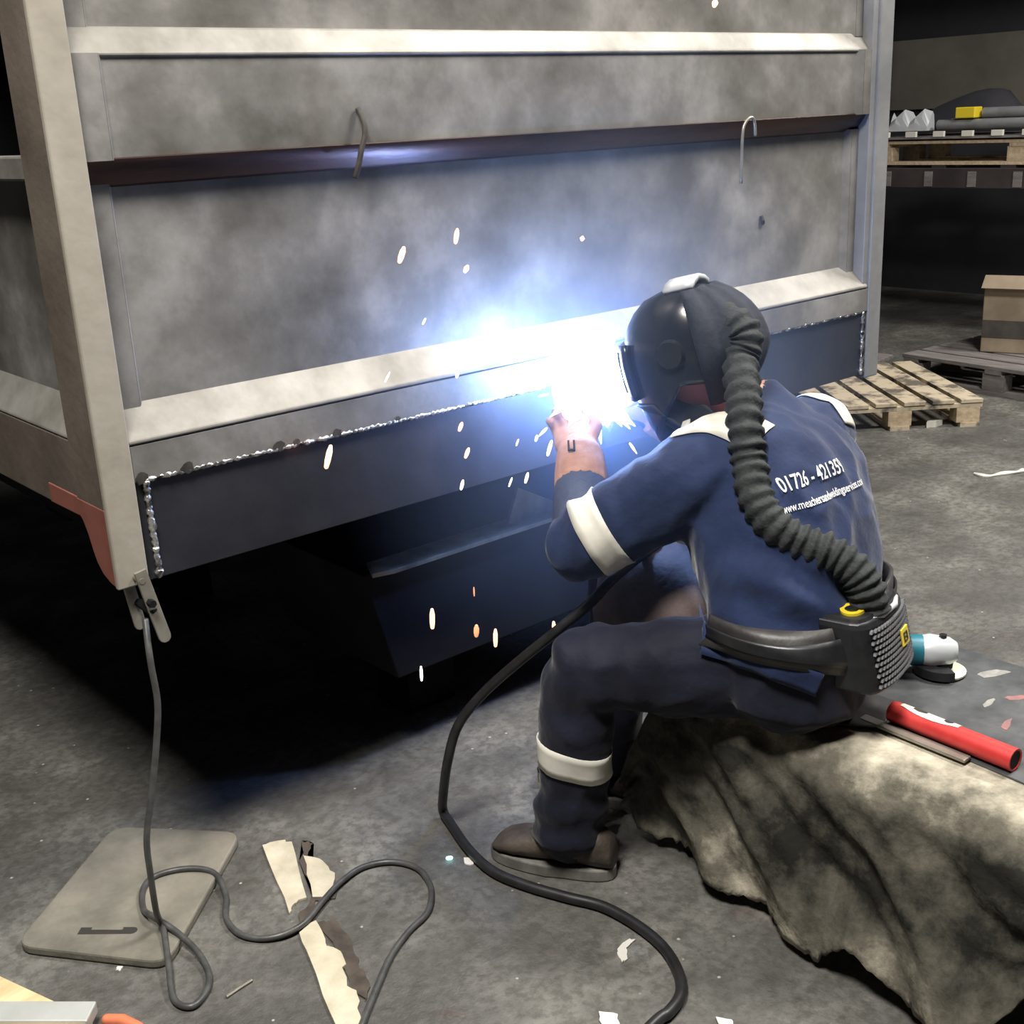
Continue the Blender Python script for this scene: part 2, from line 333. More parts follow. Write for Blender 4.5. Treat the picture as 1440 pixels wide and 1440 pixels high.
# wire hooks hung on the rib underside
tag(MB().tube(spline([(.634,.02,1.63),(.636,.004,1.60),(.632,.0,1.575),(.622,.0,1.55),(.612,.0,1.52),(.604,.006,1.495)]), [.006]*31, 6).build('wire_hook', 'scorch', smooth=True), 'black bent wire hook hanging over the rib underside at left', 'hook')
tag(MB().tube(spline([(1.835,-.002,1.40),(1.838,-.002,1.52),(1.85,-.002,1.555),(1.87,-.006,1.568),(1.885,-.004,1.555),(1.892,-.002,1.52)]), .0045, 6).build('wire_loop', 'bare_steel', smooth=True), 'pale wire loop with a dangling end on the rib underside at right', 'hook')
# ------------------------------------------------------------------ chassis stand below the container
ch = thing('support_frame', 'dark steel box frame holding the container up from below', 'frame', (1.5, .9, 0))
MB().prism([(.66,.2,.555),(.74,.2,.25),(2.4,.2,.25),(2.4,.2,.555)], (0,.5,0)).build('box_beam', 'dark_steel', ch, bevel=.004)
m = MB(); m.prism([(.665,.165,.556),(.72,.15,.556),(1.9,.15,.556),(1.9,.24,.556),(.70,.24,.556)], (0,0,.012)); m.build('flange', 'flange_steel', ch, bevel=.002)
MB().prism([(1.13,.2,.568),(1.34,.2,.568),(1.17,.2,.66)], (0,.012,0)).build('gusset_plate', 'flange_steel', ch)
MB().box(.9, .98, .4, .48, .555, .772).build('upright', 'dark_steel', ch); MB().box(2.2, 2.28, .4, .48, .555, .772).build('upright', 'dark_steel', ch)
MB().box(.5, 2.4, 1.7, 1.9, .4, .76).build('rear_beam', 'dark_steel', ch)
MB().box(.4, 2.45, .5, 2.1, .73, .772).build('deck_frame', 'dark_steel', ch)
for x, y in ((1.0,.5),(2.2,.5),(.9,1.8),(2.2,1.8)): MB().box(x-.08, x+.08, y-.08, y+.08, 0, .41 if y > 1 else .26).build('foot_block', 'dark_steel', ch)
# ------------------------------------------------------------------ earth clamp and cable
ec = thing('earth_clamp', 'pale metal earth clamp gripping the foot of the near corner post', 'clamp', (.02,-.03,.68))
def flatbar(m, a, b, w, t, side, nrm, rnd=5):
    a, b, side, nrm = map(Vector, (a, b, side, nrm)); d = (b-a).normalized(); out = [a - side*w, a + side*w]
    out += [b + side*w*math.cos(k*math.pi/rnd) + d*w*math.sin(k*math.pi/rnd) for k in range(rnd+1)]
    return m.prism([p - nrm*t for p in out], nrm*2*t)
sd = Vector((.96,0,.17)).normalized()
flatbar(MB(), (.018,-.028,.81), (.045,-.036,.668), .0125, .0035, sd, (0,-1,0)).build('jaw_lever', 'bare_steel', ec, bevel=.0015)
flatbar(MB(), (.012,.03,.79), (.022,.02,.685), .0115, .0035, sd, (0,-1,0)).build('jaw_lever', 'bare_steel', ec, bevel=.0015)
MB().tube([(.0185,-.034,.79),(.0185,.03,.79)], .006, 10).build('pivot_bolt', 'bare_steel', ec, smooth=True, angle=40)
MB().tube([(.026,-.05,.745),(.026,-.02,.745)], .008, 6).build('nut', 'dark_steel', ec)
MB().tube([(.03,-.034,.73),(.03,-.03,.722),(.026,.02,.73)], .009, 8).build('spring', 'dark_steel', ec, smooth=True)
hang = [(.026,.0,.70),(0.012,-.03,.655),(0.008,-0.04,0.613),(0.009,-0.04,0.536),(-0.007,-0.04,0.448),(-0.032,-0.04,0.347),(-0.055,-0.04,0.259),(-0.059,-0.04,0.178),(-0.056,-0.03,0.09),(-.045,-.01,.045)]
flo = [(-0.045,-0.025,.030),(-0.085,-0.129,.02),(-0.115,-0.21,0.008),(-0.099,-0.253,0.008),(-0.06,-0.235,0.008),(-0.031,-0.192,0.008),(-0.02,-0.128,0.016),(-0.028,-0.048,.028),(-0.046,0.014,.040),(-0.044,0.073,.028),(-0.019,0.134,.028),(0.018,0.167,.028),(0.066,0.16,.028),(0.11,0.127,.028),(0.132,0.084,.022),(0.118,0.016,0.008),(0.082,-0.051,0.008),(0.075,-0.117,0.008),(0.098,-0.165,0.008),(0.14,-0.194,0.012),(0.192,-0.193,0.014),(0.259,-0.157,0.014),(0.326,-0.124,0.012),(0.394,-0.108,0.008),(0.452,-0.136,0.008),(0.48,-0.194,0.008),(0.468,-0.257,0.008),(0.438,-0.306,0.008),(0.396,-0.344,0.008),(0.334,-0.365,0.008),(0.262,-0.403,0.008),(0.187,-0.461,0.008),(0.112,-0.522,0.008),(0.071,-0.559,0.008),(-.1,-.75,.008)]
tag(MB().tube(spline(hang + flo, 7), .0068, 8).build('earth_cable', 'rubber_grey', smooth=True), 'thin grey cable hanging from the clamp and looping over the floor', 'cable')
# ------------------------------------------------------------------ floor clutter
def slab(name, m, pts, z0, z1, rnd=0, bevel=.004, **kw):
    P = [Vector((p[0], p[1], 0)) for p in pts]; out = []
    if rnd:
        for i, p in enumerate(P):
            a, b = (P[i-1]-p).normalized(), (P[(i+1) % len(P)]-p).normalized()
            for k in range(6):
                t = k/5; out.append((p+a*rnd)*(1-t)**2 + 2*p*t*(1-t) + (p+b*rnd)*t*t)
    else: out = P
    return MB().prism([(p.x, p.y, z0) for p in out], (0,0,z1-z0)).build(name, m, bevel=bevel, **kw)
km = thing('kneeling_mat', 'dirty beige kneeling mat with a slot handle, flat on floor at left', 'mat', (-.02,.17,0))
mp_ = [(-0.29,0.161),(0.049,0.445),(0.26,0.2),(-0.083,-0.117)]
P = [Vector((*p, 0)) for p in mp_]; out = []
for i, p in enumerate(P):
    a, b = (P[i-1]-p).normalized(), (P[(i+1) % 4]-p).normalized()
    for k in range(7): t = k/6; out.append((p+a*.045)*(1-t)**2 + 2*p*t*(1-t) + (p+b*.045)*t*t)
MB().prism([(p.x,p.y,.001) for p in out], (0,0,.021)).build('pad', 'kneel_mat', km, bevel=.005)
m = MB(); flatbar(m, (-.172,.108,.0205), (-.09,.030,.0205), .011, .002, Vector((.69,.72,0)), (0,0,1)); m.build('handle_slot', 'slot_dark', km)
m = MB(); flatbar(m, (-.150,.094,.0225), (-.105,.05,.0225), .0045, .002, Vector((.69,.72,0)), (0,0,1)); m.build('handle_rim', 'kneel_mat', km)
tc_ = thing('torn_card_strip', 'torn cream cardboard strip with charred edges lying on the floor', 'scrap', (.24,-.2,0))
def rag(name, m, pts, z, th, parent, seed):
    rnd = random.Random(seed); out = []
    for a, b in zip(pts, pts[1:] + pts[:1]):
        for k in range(4):
            t = (k + (rnd.uniform(-.3,.3) if k else 0))/4; j = .0 if k == 0 else .0045
            out.append((a[0]+(b[0]-a[0])*t + rnd.uniform(-j,j), a[1]+(b[1]-a[1])*t + rnd.uniform(-j,j), z))
    return MB().prism(out, (0,0,th)).build(name, m, parent)
rag('card_piece', 'torn_card', [(0.278,0.137),(0.315,0.126),(.335,.10),(0.245,-0.111),(0.216,-0.11),(0.189,-0.132)], .001, .005, tc_, 1)
rag('card_piece', 'torn_card', [(0.326,0.035),(0.345,-0.005),(0.340,-0.077),(0.278,-0.15),(0.256,-0.118)], .001, .004, tc_, 2)
rag('card_piece', 'torn_card', [(0.169,-0.205),(0.216,-0.195),(0.190,-0.274),(0.196,-0.326),(0.15,-0.413),(0.152,-0.444),(0.115,-0.514),(0.064,-0.556),(0.076,-0.486),(0.126,-0.338)], .001, .006, tc_, 3)
rag('charred_patch', 'char', [(0.356,0.089),(.37,.06),(.335,.03),(.262,-.10),(.24,-.13),(.20,-.15),(.175,-.20),(.21,-.20),(.255,-.13),(.29,-.155),(.335,-.08),(.27,-.1),(.30,.0)], .0005, .003, tc_, 4)
rag('charred_patch', 'char', [(.215,-.20),(.25,-.22),(.235,-.30),(.205,-.37),(.19,-.43),(.155,-.47),(.15,-.42),(.19,-.33)], .0005, .004, tc_, 5)
slab('plywood_board', 'ply', [(-.37,.177),(-.344,.086),(-.258,-.164),(-.33,-.25),(-.55,-.1)], .001, .02, bevel=.002)
tag(bpy.data.objects['plywood_board'], 'pale plywood board end in the bottom left corner', 'board')
tag(MB().obox((-.345,-.095,.034), Vector((.085,-.082,0)), Vector((.018,.02,0)), (0,0,.013)).build('flat_bar', 'pale_metal', bevel=.003), 'pale grey metal bar lying on the plywood board', 'bar')
tag(MB().tube([(-.235,-.178,.012),(-.215,-.2,.012),(-.20,-.24,.012)], [.011,.012,.010], 10, round_ends=True).build('orange_handle', 'orange_plastic', smooth=True), 'orange plastic handle end beside the plywood board', 'handle')
tag(MB().tube([(-.036,-.271,.004),(-.005,-.266,.004),(.025,-.263,.004)], .0035, 6).build('electrode_stub', 'bare_steel'), 'short thin metal rod offcut near the cable loop', 'scrap')
def flake(name, pts, label, z=.0008, th=.003, m='white_scrap'):
    rnd = random.Random(len(label)); o = []
    for a, b in zip(pts, pts[1:] + pts[:1]):
        for k in range(3): t = k/3; j = 0 if k == 0 else .003; o.append((a[0]+(b[0]-a[0])*t+rnd.uniform(-j,j), a[1]+(b[1]-a[1])*t+rnd.uniform(-j,j), z))
    return tag(MB().prism(o, (0,0,th)).build(name, m), label, 'scrap')
flake('paper_scrap', [(.585,-.735),(.60,-.735),(.622,-.71),(.655,-.705),(.648,-.695),(.615,-.698),(.598,-.708)], 'curved pale paper scrap on the floor inside the cable bend')
flake('paper_scrap', [(.572,-.255),(.585,-.27),(.60,-.26),(.585,-.235)], 'tiny pale flake beside the cyan glowing ember')
flake('paper_scrap', [(.455,-.80),(.475,-.83),(.45,-.86),(.435,-.83)], 'pale flake at the bottom edge, left of the paper scrap')
flake('paper_scrap', [(.60,-.96),(.615,-.985),(.605,-1.0),(.59,-.975)], 'small cream flake near bottom edge below the welding blanket')
flake('paper_scrap', [(4.62,1.03),(4.66,1.0),(4.72,1.0),(4.70,1.05)], 'crumpled white scrap in front of the light pallet', th=.03)
tag(MB().tube(spline([(4.03,.44,.006),(4.02,.38,.006),(4.09,.35,.006),(4.16,.31,.008),(4.20,.30,.008)]), [.006+.006*math.sin(i*.35)**2 for i in range(25)], 6).build('white_strip', 'white_scrap'), 'thin white plastic strip on the floor at far right', 'scrap')
flake('paper_scrap', [(-.16,-.04),(-.152,-.048),(-.145,-.04),(-.152,-.032)], 'white speck of scrap beside the kneeling mat')
tag(MB().tube([(.556,-.213,.005),(.562,-.217,.005)], .0045, 10, round_ends=True).build('glowing_ember', 'ember_cyan', smooth=True), 'bright cyan glowing ember on the floor left of the boot', 'ember')
# ------------------------------------------------------------------ bench under a soot-stained blanket
BT = .42
bn = thing('low_bench', 'low bench with a dark steel top plate under the welding blanket', 'bench', (1.24,-1.0,0))
MB().box(.955, 1.52, -1.62, -.52, BT-.05, BT-.004).build('bench_top', 'bench_wood', bn, bevel=.006)
for x in (1.0, 1.46):
    for y in (-1.55, -.6): MB().box(x-.035, x+.035, y-.035, y+.035, 0, BT-.05).build('leg', 'bench_wood', bn, bevel=.004)
MB().prism([(1.075,-.66,BT+.006),(1.085,-.93,BT+.006),(1.06,-1.30,BT+.006),(1.06,-1.6,BT+.006),(1.5,-1.6,BT+.006),(1.5,-.66,BT+.006)], (0,0,.005)).build('top_plate', 'bench_plate', bn, bevel=.0015)
for k_, (x_, y_, l_, m_) in enumerate(((1.30,-1.08,.028,'grey_paint'),(1.36,-1.11,.035,'pink_paint'),(1.24,-1.15,.032,'pink_paint'),(1.22,-1.24,.03,'pink_paint'),(1.43,-1.02,.05,'grey_paint'))):
    rnd = random.Random(k_); a_ = rnd.uniform(-.6,.2); MB().prism([(x_ + l_*math.cos(q)*math.cos(a_)*rnd.uniform(.6,1) - l_*.3*math.sin(q)*math.sin(a_), y_ + l_*math.cos(q)*math.sin(a_) + l_*.3*math.sin(q)*rnd.uniform(.5,1), BT+.0108) for q in [math.tau*j/11 for j in range(11)]], (0,0,.0008)).build('paint_smear', m_, bn)
BOT = [(-.385,.975,.03),(-.48,.94,.035),(-.588,.906,.04),(-.703,.885,.04),(-.819,.878,.03),(-.916,.855,.03),(-1.013,.86,.02),(-1.071,.848,.1),(-1.153,.83,.06),(-1.236,.80,.04),(-1.30,.80,.05),(-1.366,.83,.1),(-1.45,.88,.24),(-1.53,.91,.33),(-1.62,.925,.36)]
def blanket():
    m = MB(); NY, NV = 130, 46; rows = []
    for i in range(NY+1):
        y = -1.62 + (1.62-.385)*i/NY; xb, zb = lerp_table(BOT, y)
        zb += .018*noise.noise(Vector((y*22, 3, 0))) + .014*noise.noise(Vector((y*70, 9, 0)))
        end = max(0, min(1, (y+.55)/.165)); zt = BT + .004 - .30*end**1.5
        xe = .925 + .012*noise.noise(Vector((y*6,0,5))) + .03*end
        row = []
        for j in range(NV+1):
            v = j/NV
            if v < .3:
                t = v/.3; x = 1.13 + (xe + .02 - 1.13)*t; z = zt + .006*noise.noise(Vector((x*9, y*9, 1)))*t + (.004 if t > .6 else 0)
            else:
                t = (v-.3)/.7
                cx = xe - .02*min(1, t*6)
                x = cx + (xb - cx)*t**1.4 + (.02*(1-min(1, t*6)))
                z = zt + (zb - zt)*(t**1.05)
                f = math.sin((y + .35*t)*21 + 2.2*noise.noise(Vector((y*3, 0, 0)))) * .030*t**.8*(1-.3*t) + .016*math.sin((y + .6*t)*47)*t*(1-t)*1.5
                x += f; x += .016*noise.noise(Vector((y*7, z*7, 2)))*t
                z = max(z, .006)
            row.append((x, y, z))
        rows.append(row)
    vs = [p for r in rows for p in r]; n = NV+1
    return m.add(vs, [(i*n+j, i*n+j+1, (i+1)*n+j+1, (i+1)*n+j) for i in range(NY) for j in range(NV)])
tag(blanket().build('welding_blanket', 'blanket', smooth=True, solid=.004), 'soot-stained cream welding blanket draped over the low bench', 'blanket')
slab('black_sheet', 'belt_leather', [(.99,-.78),(1.16,-.78),(1.17,-.955),(1.06,-.99),(.99,-.90)], BT+.013, BT+.018, bevel=.001)
tag(bpy.data.objects['black_sheet'], 'black leather seat pad corner on the bench beneath the welder', 'pad')
# red storage tube
rt = thing('red_tube', 'red plastic rod tube with a white label on the bench', 'tube', (1.093,-1.115,BT+.011))
a, b = Vector((1.10,-.985,BT+.033)), Vector((1.088,-1.245,BT+.033)); d = (b-a).normalized(); sx = d.cross(Vector((0,0,1))).normalized()
m = MB(); n = 16
def ring(c, r, sq=1.0): return [c + sx*r*math.cos(2*math.pi*k/n) + Vector((0,0,1))*r*math.sin(2*math.pi*k/n)*sq for k in range(n)]
m.loft([ring(a, .012), ring(a, .021), ring(a + d*.01, .022), ring(b, .022), ring(b, .0185), ring(b - d*.06, .0185)]); m.build('tube_body', 'red_plastic', rt, smooth=True, angle=40)
m = MB(); rows = []
for i in range(11):
    t = i/10; hw = .8*math.sin(math.pi*min(max(t,.06),.94))**.35
    rows.append([a + d*(.02+.125*t) + (sx*math.sin(q*hw - .25) + Vector((0,0,1))*math.cos(q*hw - .25))*.0228 for q in (-1,-.5,0,.5,1)])
m.loft(rows, cap=False, closed=False); m.build('label', 'label_cream', rt, smooth=True)
for t0, t1 in ((.045,.075),(.112,.130)):
    m = MB(); rows = []
    for i in range(7):
        t = i/6; hw = .32*math.sin(math.pi*min(max(t,.08),.92))**.5
        rows.append([a + d*(t0+(t1-t0)*t) + (sx*math.sin(q*hw - .2) + Vector((0,0,1))*math.cos(q*hw - .2))*.0232 for q in (-1,0,1)])
    m.loft(rows, cap=False, closed=False); m.build('label_mark', 'slot_dark', rt, smooth=True)
MB().loft([ring(b - d*.004, .018), ring(b - d*.002, .018)]).build('dark_mouth', 'slot_dark', rt)
MB().obox((1.062,-1.055,BT+.016), Vector((-.004,-.115,0)), (.012,0,0), (0,0,.0035)).build('steel_file', 'bare_steel', bevel=.002)
tag(bpy.data.objects['steel_file'], 'flat bare steel bar beside the red tube on the bench', 'bar')
# angle grinder
ag = thing('angle_grinder', 'teal and white angle grinder lying on the bench top', 'grinder', (1.37,-.9,BT+.011))
z0 = BT+.011; gd = Vector((.62,-.78,0)).normalized(); gp = Vector((1.325,-.895,z0+.05))
MB().tube([gp - gd*.20, gp - gd*.16, gp - gd*.05, gp, gp + gd*.015], [.024,.03,.03,.033,.033], 14).build('motor_body', 'teal_plastic', ag, smooth=True, angle=40)
m = MB(); m.tube([gp + gd*.015, gp + gd*.03, gp + gd*.07, gp + gd*.085], [.033,.036,.03,.02], 12); m.build('gear_head', 'alloy_white', ag, smooth=True, angle=50)
hp = gp + gd*.055
MB().tube([hp + Vector((0,0,.03)), hp + Vector((0,0,.038))], .008, 8).build('spindle_lock', 'black_plastic', ag)
MB().tube([hp, hp + Vector((0,0,-.035))], [.026,.024], 12).build('neck', 'dark_steel', ag, smooth=True, angle=40)
dc = Vector((hp.x, hp.y, z0+.008))
MB().tube([dc + Vector((0,0,-.004)), dc + Vector((0,0,.0))], .052, 24).build('grinding_disc', 'disc_cream', ag)
m = MB(); rr = []
for k in range(19):
    q = math.radians(-30 + 200*k/18) + math.atan2(gd.y, gd.x) + math.radians(120)
    e = Vector((math.cos(q), math.sin(q), 0)); rr.append([dc + e*.03 + Vector((0,0,.016)), dc + e*.058 + Vector((0,0,.016)), dc + e*.058 + Vector((0,0,-.002))])
m.loft(rr, cap=False, closed=False); m.build('guard', 'black_plastic', ag, solid=.003)
# ------------------------------------------------------------------ the welder
pw = thing('person', 'welder in navy coveralls with pale reflective bands crouched on the bench', 'person', (1.0,-.7,0))
def ellring(c, lat, tan, hw, hd, n=20, flat=0):
    tan = Vector(tan).normalized(); lat = Vector(lat); lat = (lat - tan*lat.dot(tan)).normalized(); f = tan.cross(lat)
    return [Vector(c) + lat*hw*math.copysign(abs(math.cos(a))**.8, math.cos(a)) + f*hd*math.copysign(abs(math.sin(a))**.85, math.sin(a)) for a in [2*math.pi*k/n for k in range(n)]]
TOR = [((1.03,-.80,.43),(.86,.5,0),.13,.10),((1.03,-.80,.47),(.86,.5,0),.185,.145),((1.04,-.80,.55),(.88,.47,0),.19,.15),((1.075,-.76,.66),(.93,.36,0),.20,.165),((1.125,-.685,.77),(.98,.18,0),.212,.178),((1.165,-.63,.86),(1,.06,0),.215,.165),((1.195,-.60,.925),(1,.03,0),.18,.12),((1.21,-.565,.975),(1,0,0),.085,.075),((1.205,-.54,1.0),(1,0,0),.06,.06)]
def torso_rings(grow=0, sel=None):
    R = []
    for i, (c, l, w, d_) in enumerate(TOR):
        a = Vector(TOR[max(i-1,0)][0]); b = Vector(TOR[min(i+1, len(TOR)-1)][0]); R.append(ellring(c, l, b-a, w+grow, d_+grow))
    return R
SHL, ELL, WRL = (1.025,-.61,.91), (.828,-.405,.742), (.972,-.25,.868)
SHR, ELR, WRR = (1.385,-.59,.90), (1.45,-.35,.79), (1.29,-.21,.89)
HPL, KNL, ANL = (.99,-.775,.525), (.755,-.478,.50), (.735,-.428,.10)
HPR, KNR, ANR = (1.12,-.73,.53), (1.015,-.345,.575), (1.0,-.28,.10)
def lim(m, pts, rad, k=5): P = spline(pts, k); m.tube(P, [rad[min(int(i/k), len(rad)-2)] + (rad[min(int(i/k), len(rad)-2)+1]-rad[min(int(i/k), len(rad)-2)])*((i/k) - min(int(i/k), len(rad)-2)) for i in range(len(P))], 16, round_ends=True)
def mid(a, b, t=.5, d=(0,0,0)): return tuple(Vector(a).lerp(Vector(b), t) + Vector(d))
bm_ = MB(); bm_.loft(torso_rings())
lim(bm_, [(1.13,-.61,.90), SHL, mid(SHL,ELL,.5,(0,0,.0)), ELL], [.095,.098,.094,.080])
lim(bm_, [ELL, WRL], [.055,.042])
lim(bm_, [(1.28,-.60,.90), SHR, mid(SHR,ELR), ELR, mid(ELR,WRR), WRR], [.085,.08,.075,.066,.06,.045])
lim(bm_, [(1.02,-.80,.525), HPL, mid(HPL,KNL,.5), KNL], [.12,.115,.102,.085])
lim(bm_, [KNL, mid(KNL,ANL,.12,(-.005,.012,0)), mid(KNL,ANL,.5), mid(KNL,ANL,.85), ANL], [.083,.082,.078,.080,.078])
lim(bm_, [(1.06,-.78,.53), HPR, mid(HPR,KNR,.5), KNR], [.12,.115,.10,.085])
lim(bm_, [KNR, mid(KNR,ANR,.5), ANR], [.083,.076,.078])
# neck, head and ear
HC = Vector((1.135,-.445,1.10)); HS = .9; HF = Vector((-.34,.90,-.24)).normalized(); HR = HF.cross(Vector((0,0,1))).normalized(); HU = HR.cross(HF).normalized()
def hl(x, y, z): return HC + (HR*x + HF*y + HU*z)*HS
lim(bm_, [(1.205,-.55,.97), mid((1.205,-.55,.97), tuple(hl(0,-.035,-.06)), .6), tuple(hl(0,-.02,-.03))], [.064,.058,.06])
m2 = []
for i in range(13):
    th = math.pi*i/12; zz = math.cos(th); rr_ = math.sin(th)
    m2.append([hl(.074*rr_*math.cos(a), .092*rr_*math.sin(a) + (.012 if zz < -.3 and math.sin(a) > 0 else 0), .115*zz - .01) for a in [2*math.pi*k/20 for k in range(20)]])
bm_.loft(m2)
bm_.tube([hl(0,.085,.01), hl(0,.108,-.022), hl(0,.092,-.03)], [.010,.014,.011], 8, round_ends=True)
for s_ in (-1,1):
    bm_.tube([hl(s_*.074,-.012,-.045), hl(s_*.083,-.018,-.02), hl(s_*.085,-.016,.01), hl(s_*.076,-.004,.02)], [.008,.010,.011,.009], 8, round_ends=True)
body = bm_.build('body', ['navy_cloth', 'skin', 'shaded_leg_cloth'], pw, smooth=True)
q = body.modifiers.new('r', 'REMESH'); q.mode = 'VOXEL'; q.voxel_size = .0085
q = body.modifiers.new('s', 'SMOOTH'); q.factor = .5; q.iterations = 5
dg = bpy.context.evaluated_depsgraph_get(); nm = bpy.data.meshes.new_from_object(body.evaluated_get(dg)); body.modifiers.clear()
old = body.data; body.data = nm; bpy.data.meshes.remove(old); nm.name = 'body'
nm.materials.clear(); nm.materials.append(MATS['navy_cloth']); nm.materials.append(MATS['skin']); nm.materials.append(MATS['shaded_leg_cloth'])
O = OFF[body]; NB = Vector((1.2,-.52,1.005))
def is_skin(p): return (p - NB).dot(Vector((-.35,.45,.82))) > 0 and p.z > .95 and (p - HC).length < .2
def seg_near(p, a, b):
    a, b = Vector(a), Vector(b); t = max(0, min(1, (p-a).dot(b-a)/(b-a).length_squared)); return (p - a.lerp(b, t)).length, t
def thigh(p):
    for a_, b_ in ((HPL, KNL), (HPR, KNR)):
        r_, t_ = seg_near(p, a_, b_)
        if r_ < .14 and t_ > .3 and p.z < .68: return True
    return False
disp = []
for v in nm.vertices:
    p = v.co + O
    if is_skin(p): disp.append(0); continue
    d = .009*noise.noise(p*7) + .007*(.6 - 2*abs(noise.noise(Vector((p.x*14, p.y*14, p.z*9)))))
    for J, ax, amp, fr in ((ELL, Vector(SHL)-Vector(ELL), .006, 95), (KNL, Vector(HPL)-Vector(KNL), .006, 85), (KNL, Vector((0,0,1)), .004, 70), (HPL, Vector((.5,.3,.8)), .010, 60), ((1.0,-.84,.71), Vector((.62,-.05,.78)), .021, 55), (ANL, Vector((.2,.1,1)), .009, 80), ((1.14,-.80,.76), Vector((.85,.1,.4)), .009, 48), ((1.02,-.66,.84), Vector((.7,-.5,-.5)), .010, 60)):
        r_ = (p - Vector(J)).length
        if r_ < .19: d += amp*math.sin(ax.normalized().dot(p)*fr + 2.2*noise.noise(p*5))*(1 - r_/.19)
    disp.append(d)
newco = [v.co + v.normal*d for v, d in zip(nm.vertices, disp)]
for v, c_ in zip(nm.vertices, newco): v.co = c_
nm.update()
for pl in nm.polygons:
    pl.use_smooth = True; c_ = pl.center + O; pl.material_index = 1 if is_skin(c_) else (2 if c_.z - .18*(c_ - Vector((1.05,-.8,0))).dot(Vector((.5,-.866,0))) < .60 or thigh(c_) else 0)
BV = BVHTree.FromPolygons([v.co + O for v in nm.vertices], [tuple(p.vertices) for p in nm.polygons])
def wrap_band(name, c, axis, half, m='reflective_tape', n=40, off=.004, parent=pw, arc=(0, 360), maxr=.2, rows=4):
    """a tape that hugs the clothing in the plane across `axis` at c"""
    c, axis = Vector(c), Vector(axis).normalized(); A = axis.orthogonal().normalized(); B = axis.cross(A); R = []
    for i in range(rows+1):
        o = c + axis*half*(2*i/rows - 1); ring_ = []
        for k in range(n + (0 if arc == (0,360) else 1)):
            q = math.radians(arc[0] + (arc[1]-arc[0])*k/n); d = A*math.cos(q) + B*math.sin(q)
            h = BV.ray_cast(o + d*maxr, -d, maxr)
            ring_.append((h[0] + d*off) if h[0] is not None else o + d*.07)
        R.append(ring_)
    m_ = MB(); m_.loft(R, cap=False, closed=arc == (0,360)); return m_.build(name, m, parent, smooth=True, solid=.002)
wrap_band('sleeve_band', mid(SHL,ELL,.86), Vector(SHL)-Vector(ELL), .031, maxr=.115)
wrap_band('ankle_band', mid(KNL,ANL,.52), (.16,-.14,1), .031, maxr=.12)
wrap_band('ankle_band', mid(KNR,ANR,.52), (0,0,1), .03, maxr=.12)
def strip_on(name, pts, wid, off, m='reflective_tape', sub=8, cast=Vector((0,0,-1)), parent=pw):
    P = spline(pts, sub); R = []
    for i, p in enumerate(P):
        t = (P[min(i+1,len(P)-1)] - P[max(i-1,0)]).normalized(); s_ = t.cross(cast).normalized(); row = []
        for k in range(5):
            o = p + s_*wid*(k/2 - 1); h = BV.ray_cast(o - cast*.25, cast, .5)
            row.append((h[0] - cast*off) if h[0] is not None else o)
        R.append(row)
    m_ = MB(); m_.loft(R, cap=False, closed=False); return m_.build(name, m, parent, smooth=True, solid=.002)
strip_on('shoulder_band', [(.985,-.525,.97),(1.00,-.58,.99),(1.02,-.65,.985),(1.03,-.70,.95)], .042, .004, cast=Vector((.12,.35,-.93)).normalized())
strip_on('shoulder_band', [(1.37,-.55,.97),(1.38,-.61,.97),(1.375,-.68,.93)], .026, .004, cast=Vector((-.15,.35,-.93)).normalized())
strip_on('jacket_hem', [(.86,-.70,.605),(.858,-.78,.600),(.866,-.85,.595),(.89,-.905,.580),(.915,-.94,.565)], .024, .012, 'navy_cloth', cast=Vector((.70,.68,-.1)).normalized())
# lettering on the back
def lettering(text, size, P0, U, V, N, name, xs=1.0):
    cu = bpy.data.curves.new(name, 'FONT'); cu.body = text; cu.size = size; cu.align_x = 'CENTER'; cu.align_y = 'CENTER'; cu.resolution_u = 3; cu.offset = size*.012
    tmp = bpy.data.objects.new(name, cu); COL.objects.link(tmp); d_ = bpy.context.evaluated_depsgraph_get()
    me = bpy.data.meshes.new_from_object(tmp.evaluated_get(d_)); bpy.data.objects.remove(tmp)
    m_ = MB(); vs = []
    for v in me.vertices:
        o = P0 + U*v.co.x*xs + V*v.co.y; h = BV.ray_cast(o - N*.3, N, .6)
        vs.append((h[0] - N*.004) if h[0] is not None else o)
    m_.add(vs, [tuple(p.vertices) for p in me.polygons]); return m_.build(name, 'print_white', pw)
TN = Vector((.28,.92,-.28)).normalized(); TU = Vector((.94,-.28,.10)).normalized(); TU = (TU - TN*TU.dot(TN)).normalized(); TV = TU.cross(TN).normalized()
if TV.z < 0: TV = -TV
TP = Vector((1.075,-.79,.905))
lettering('01726 - 421359', .041, TP + TU*.0, TU, TV, TN, 'phone_number_print', .66)
lettering('www.meachersandweldingservices.com', .0225, TP - TV*.044 + TU*.018, TU, TV, TN, 'web_address_print', .66)
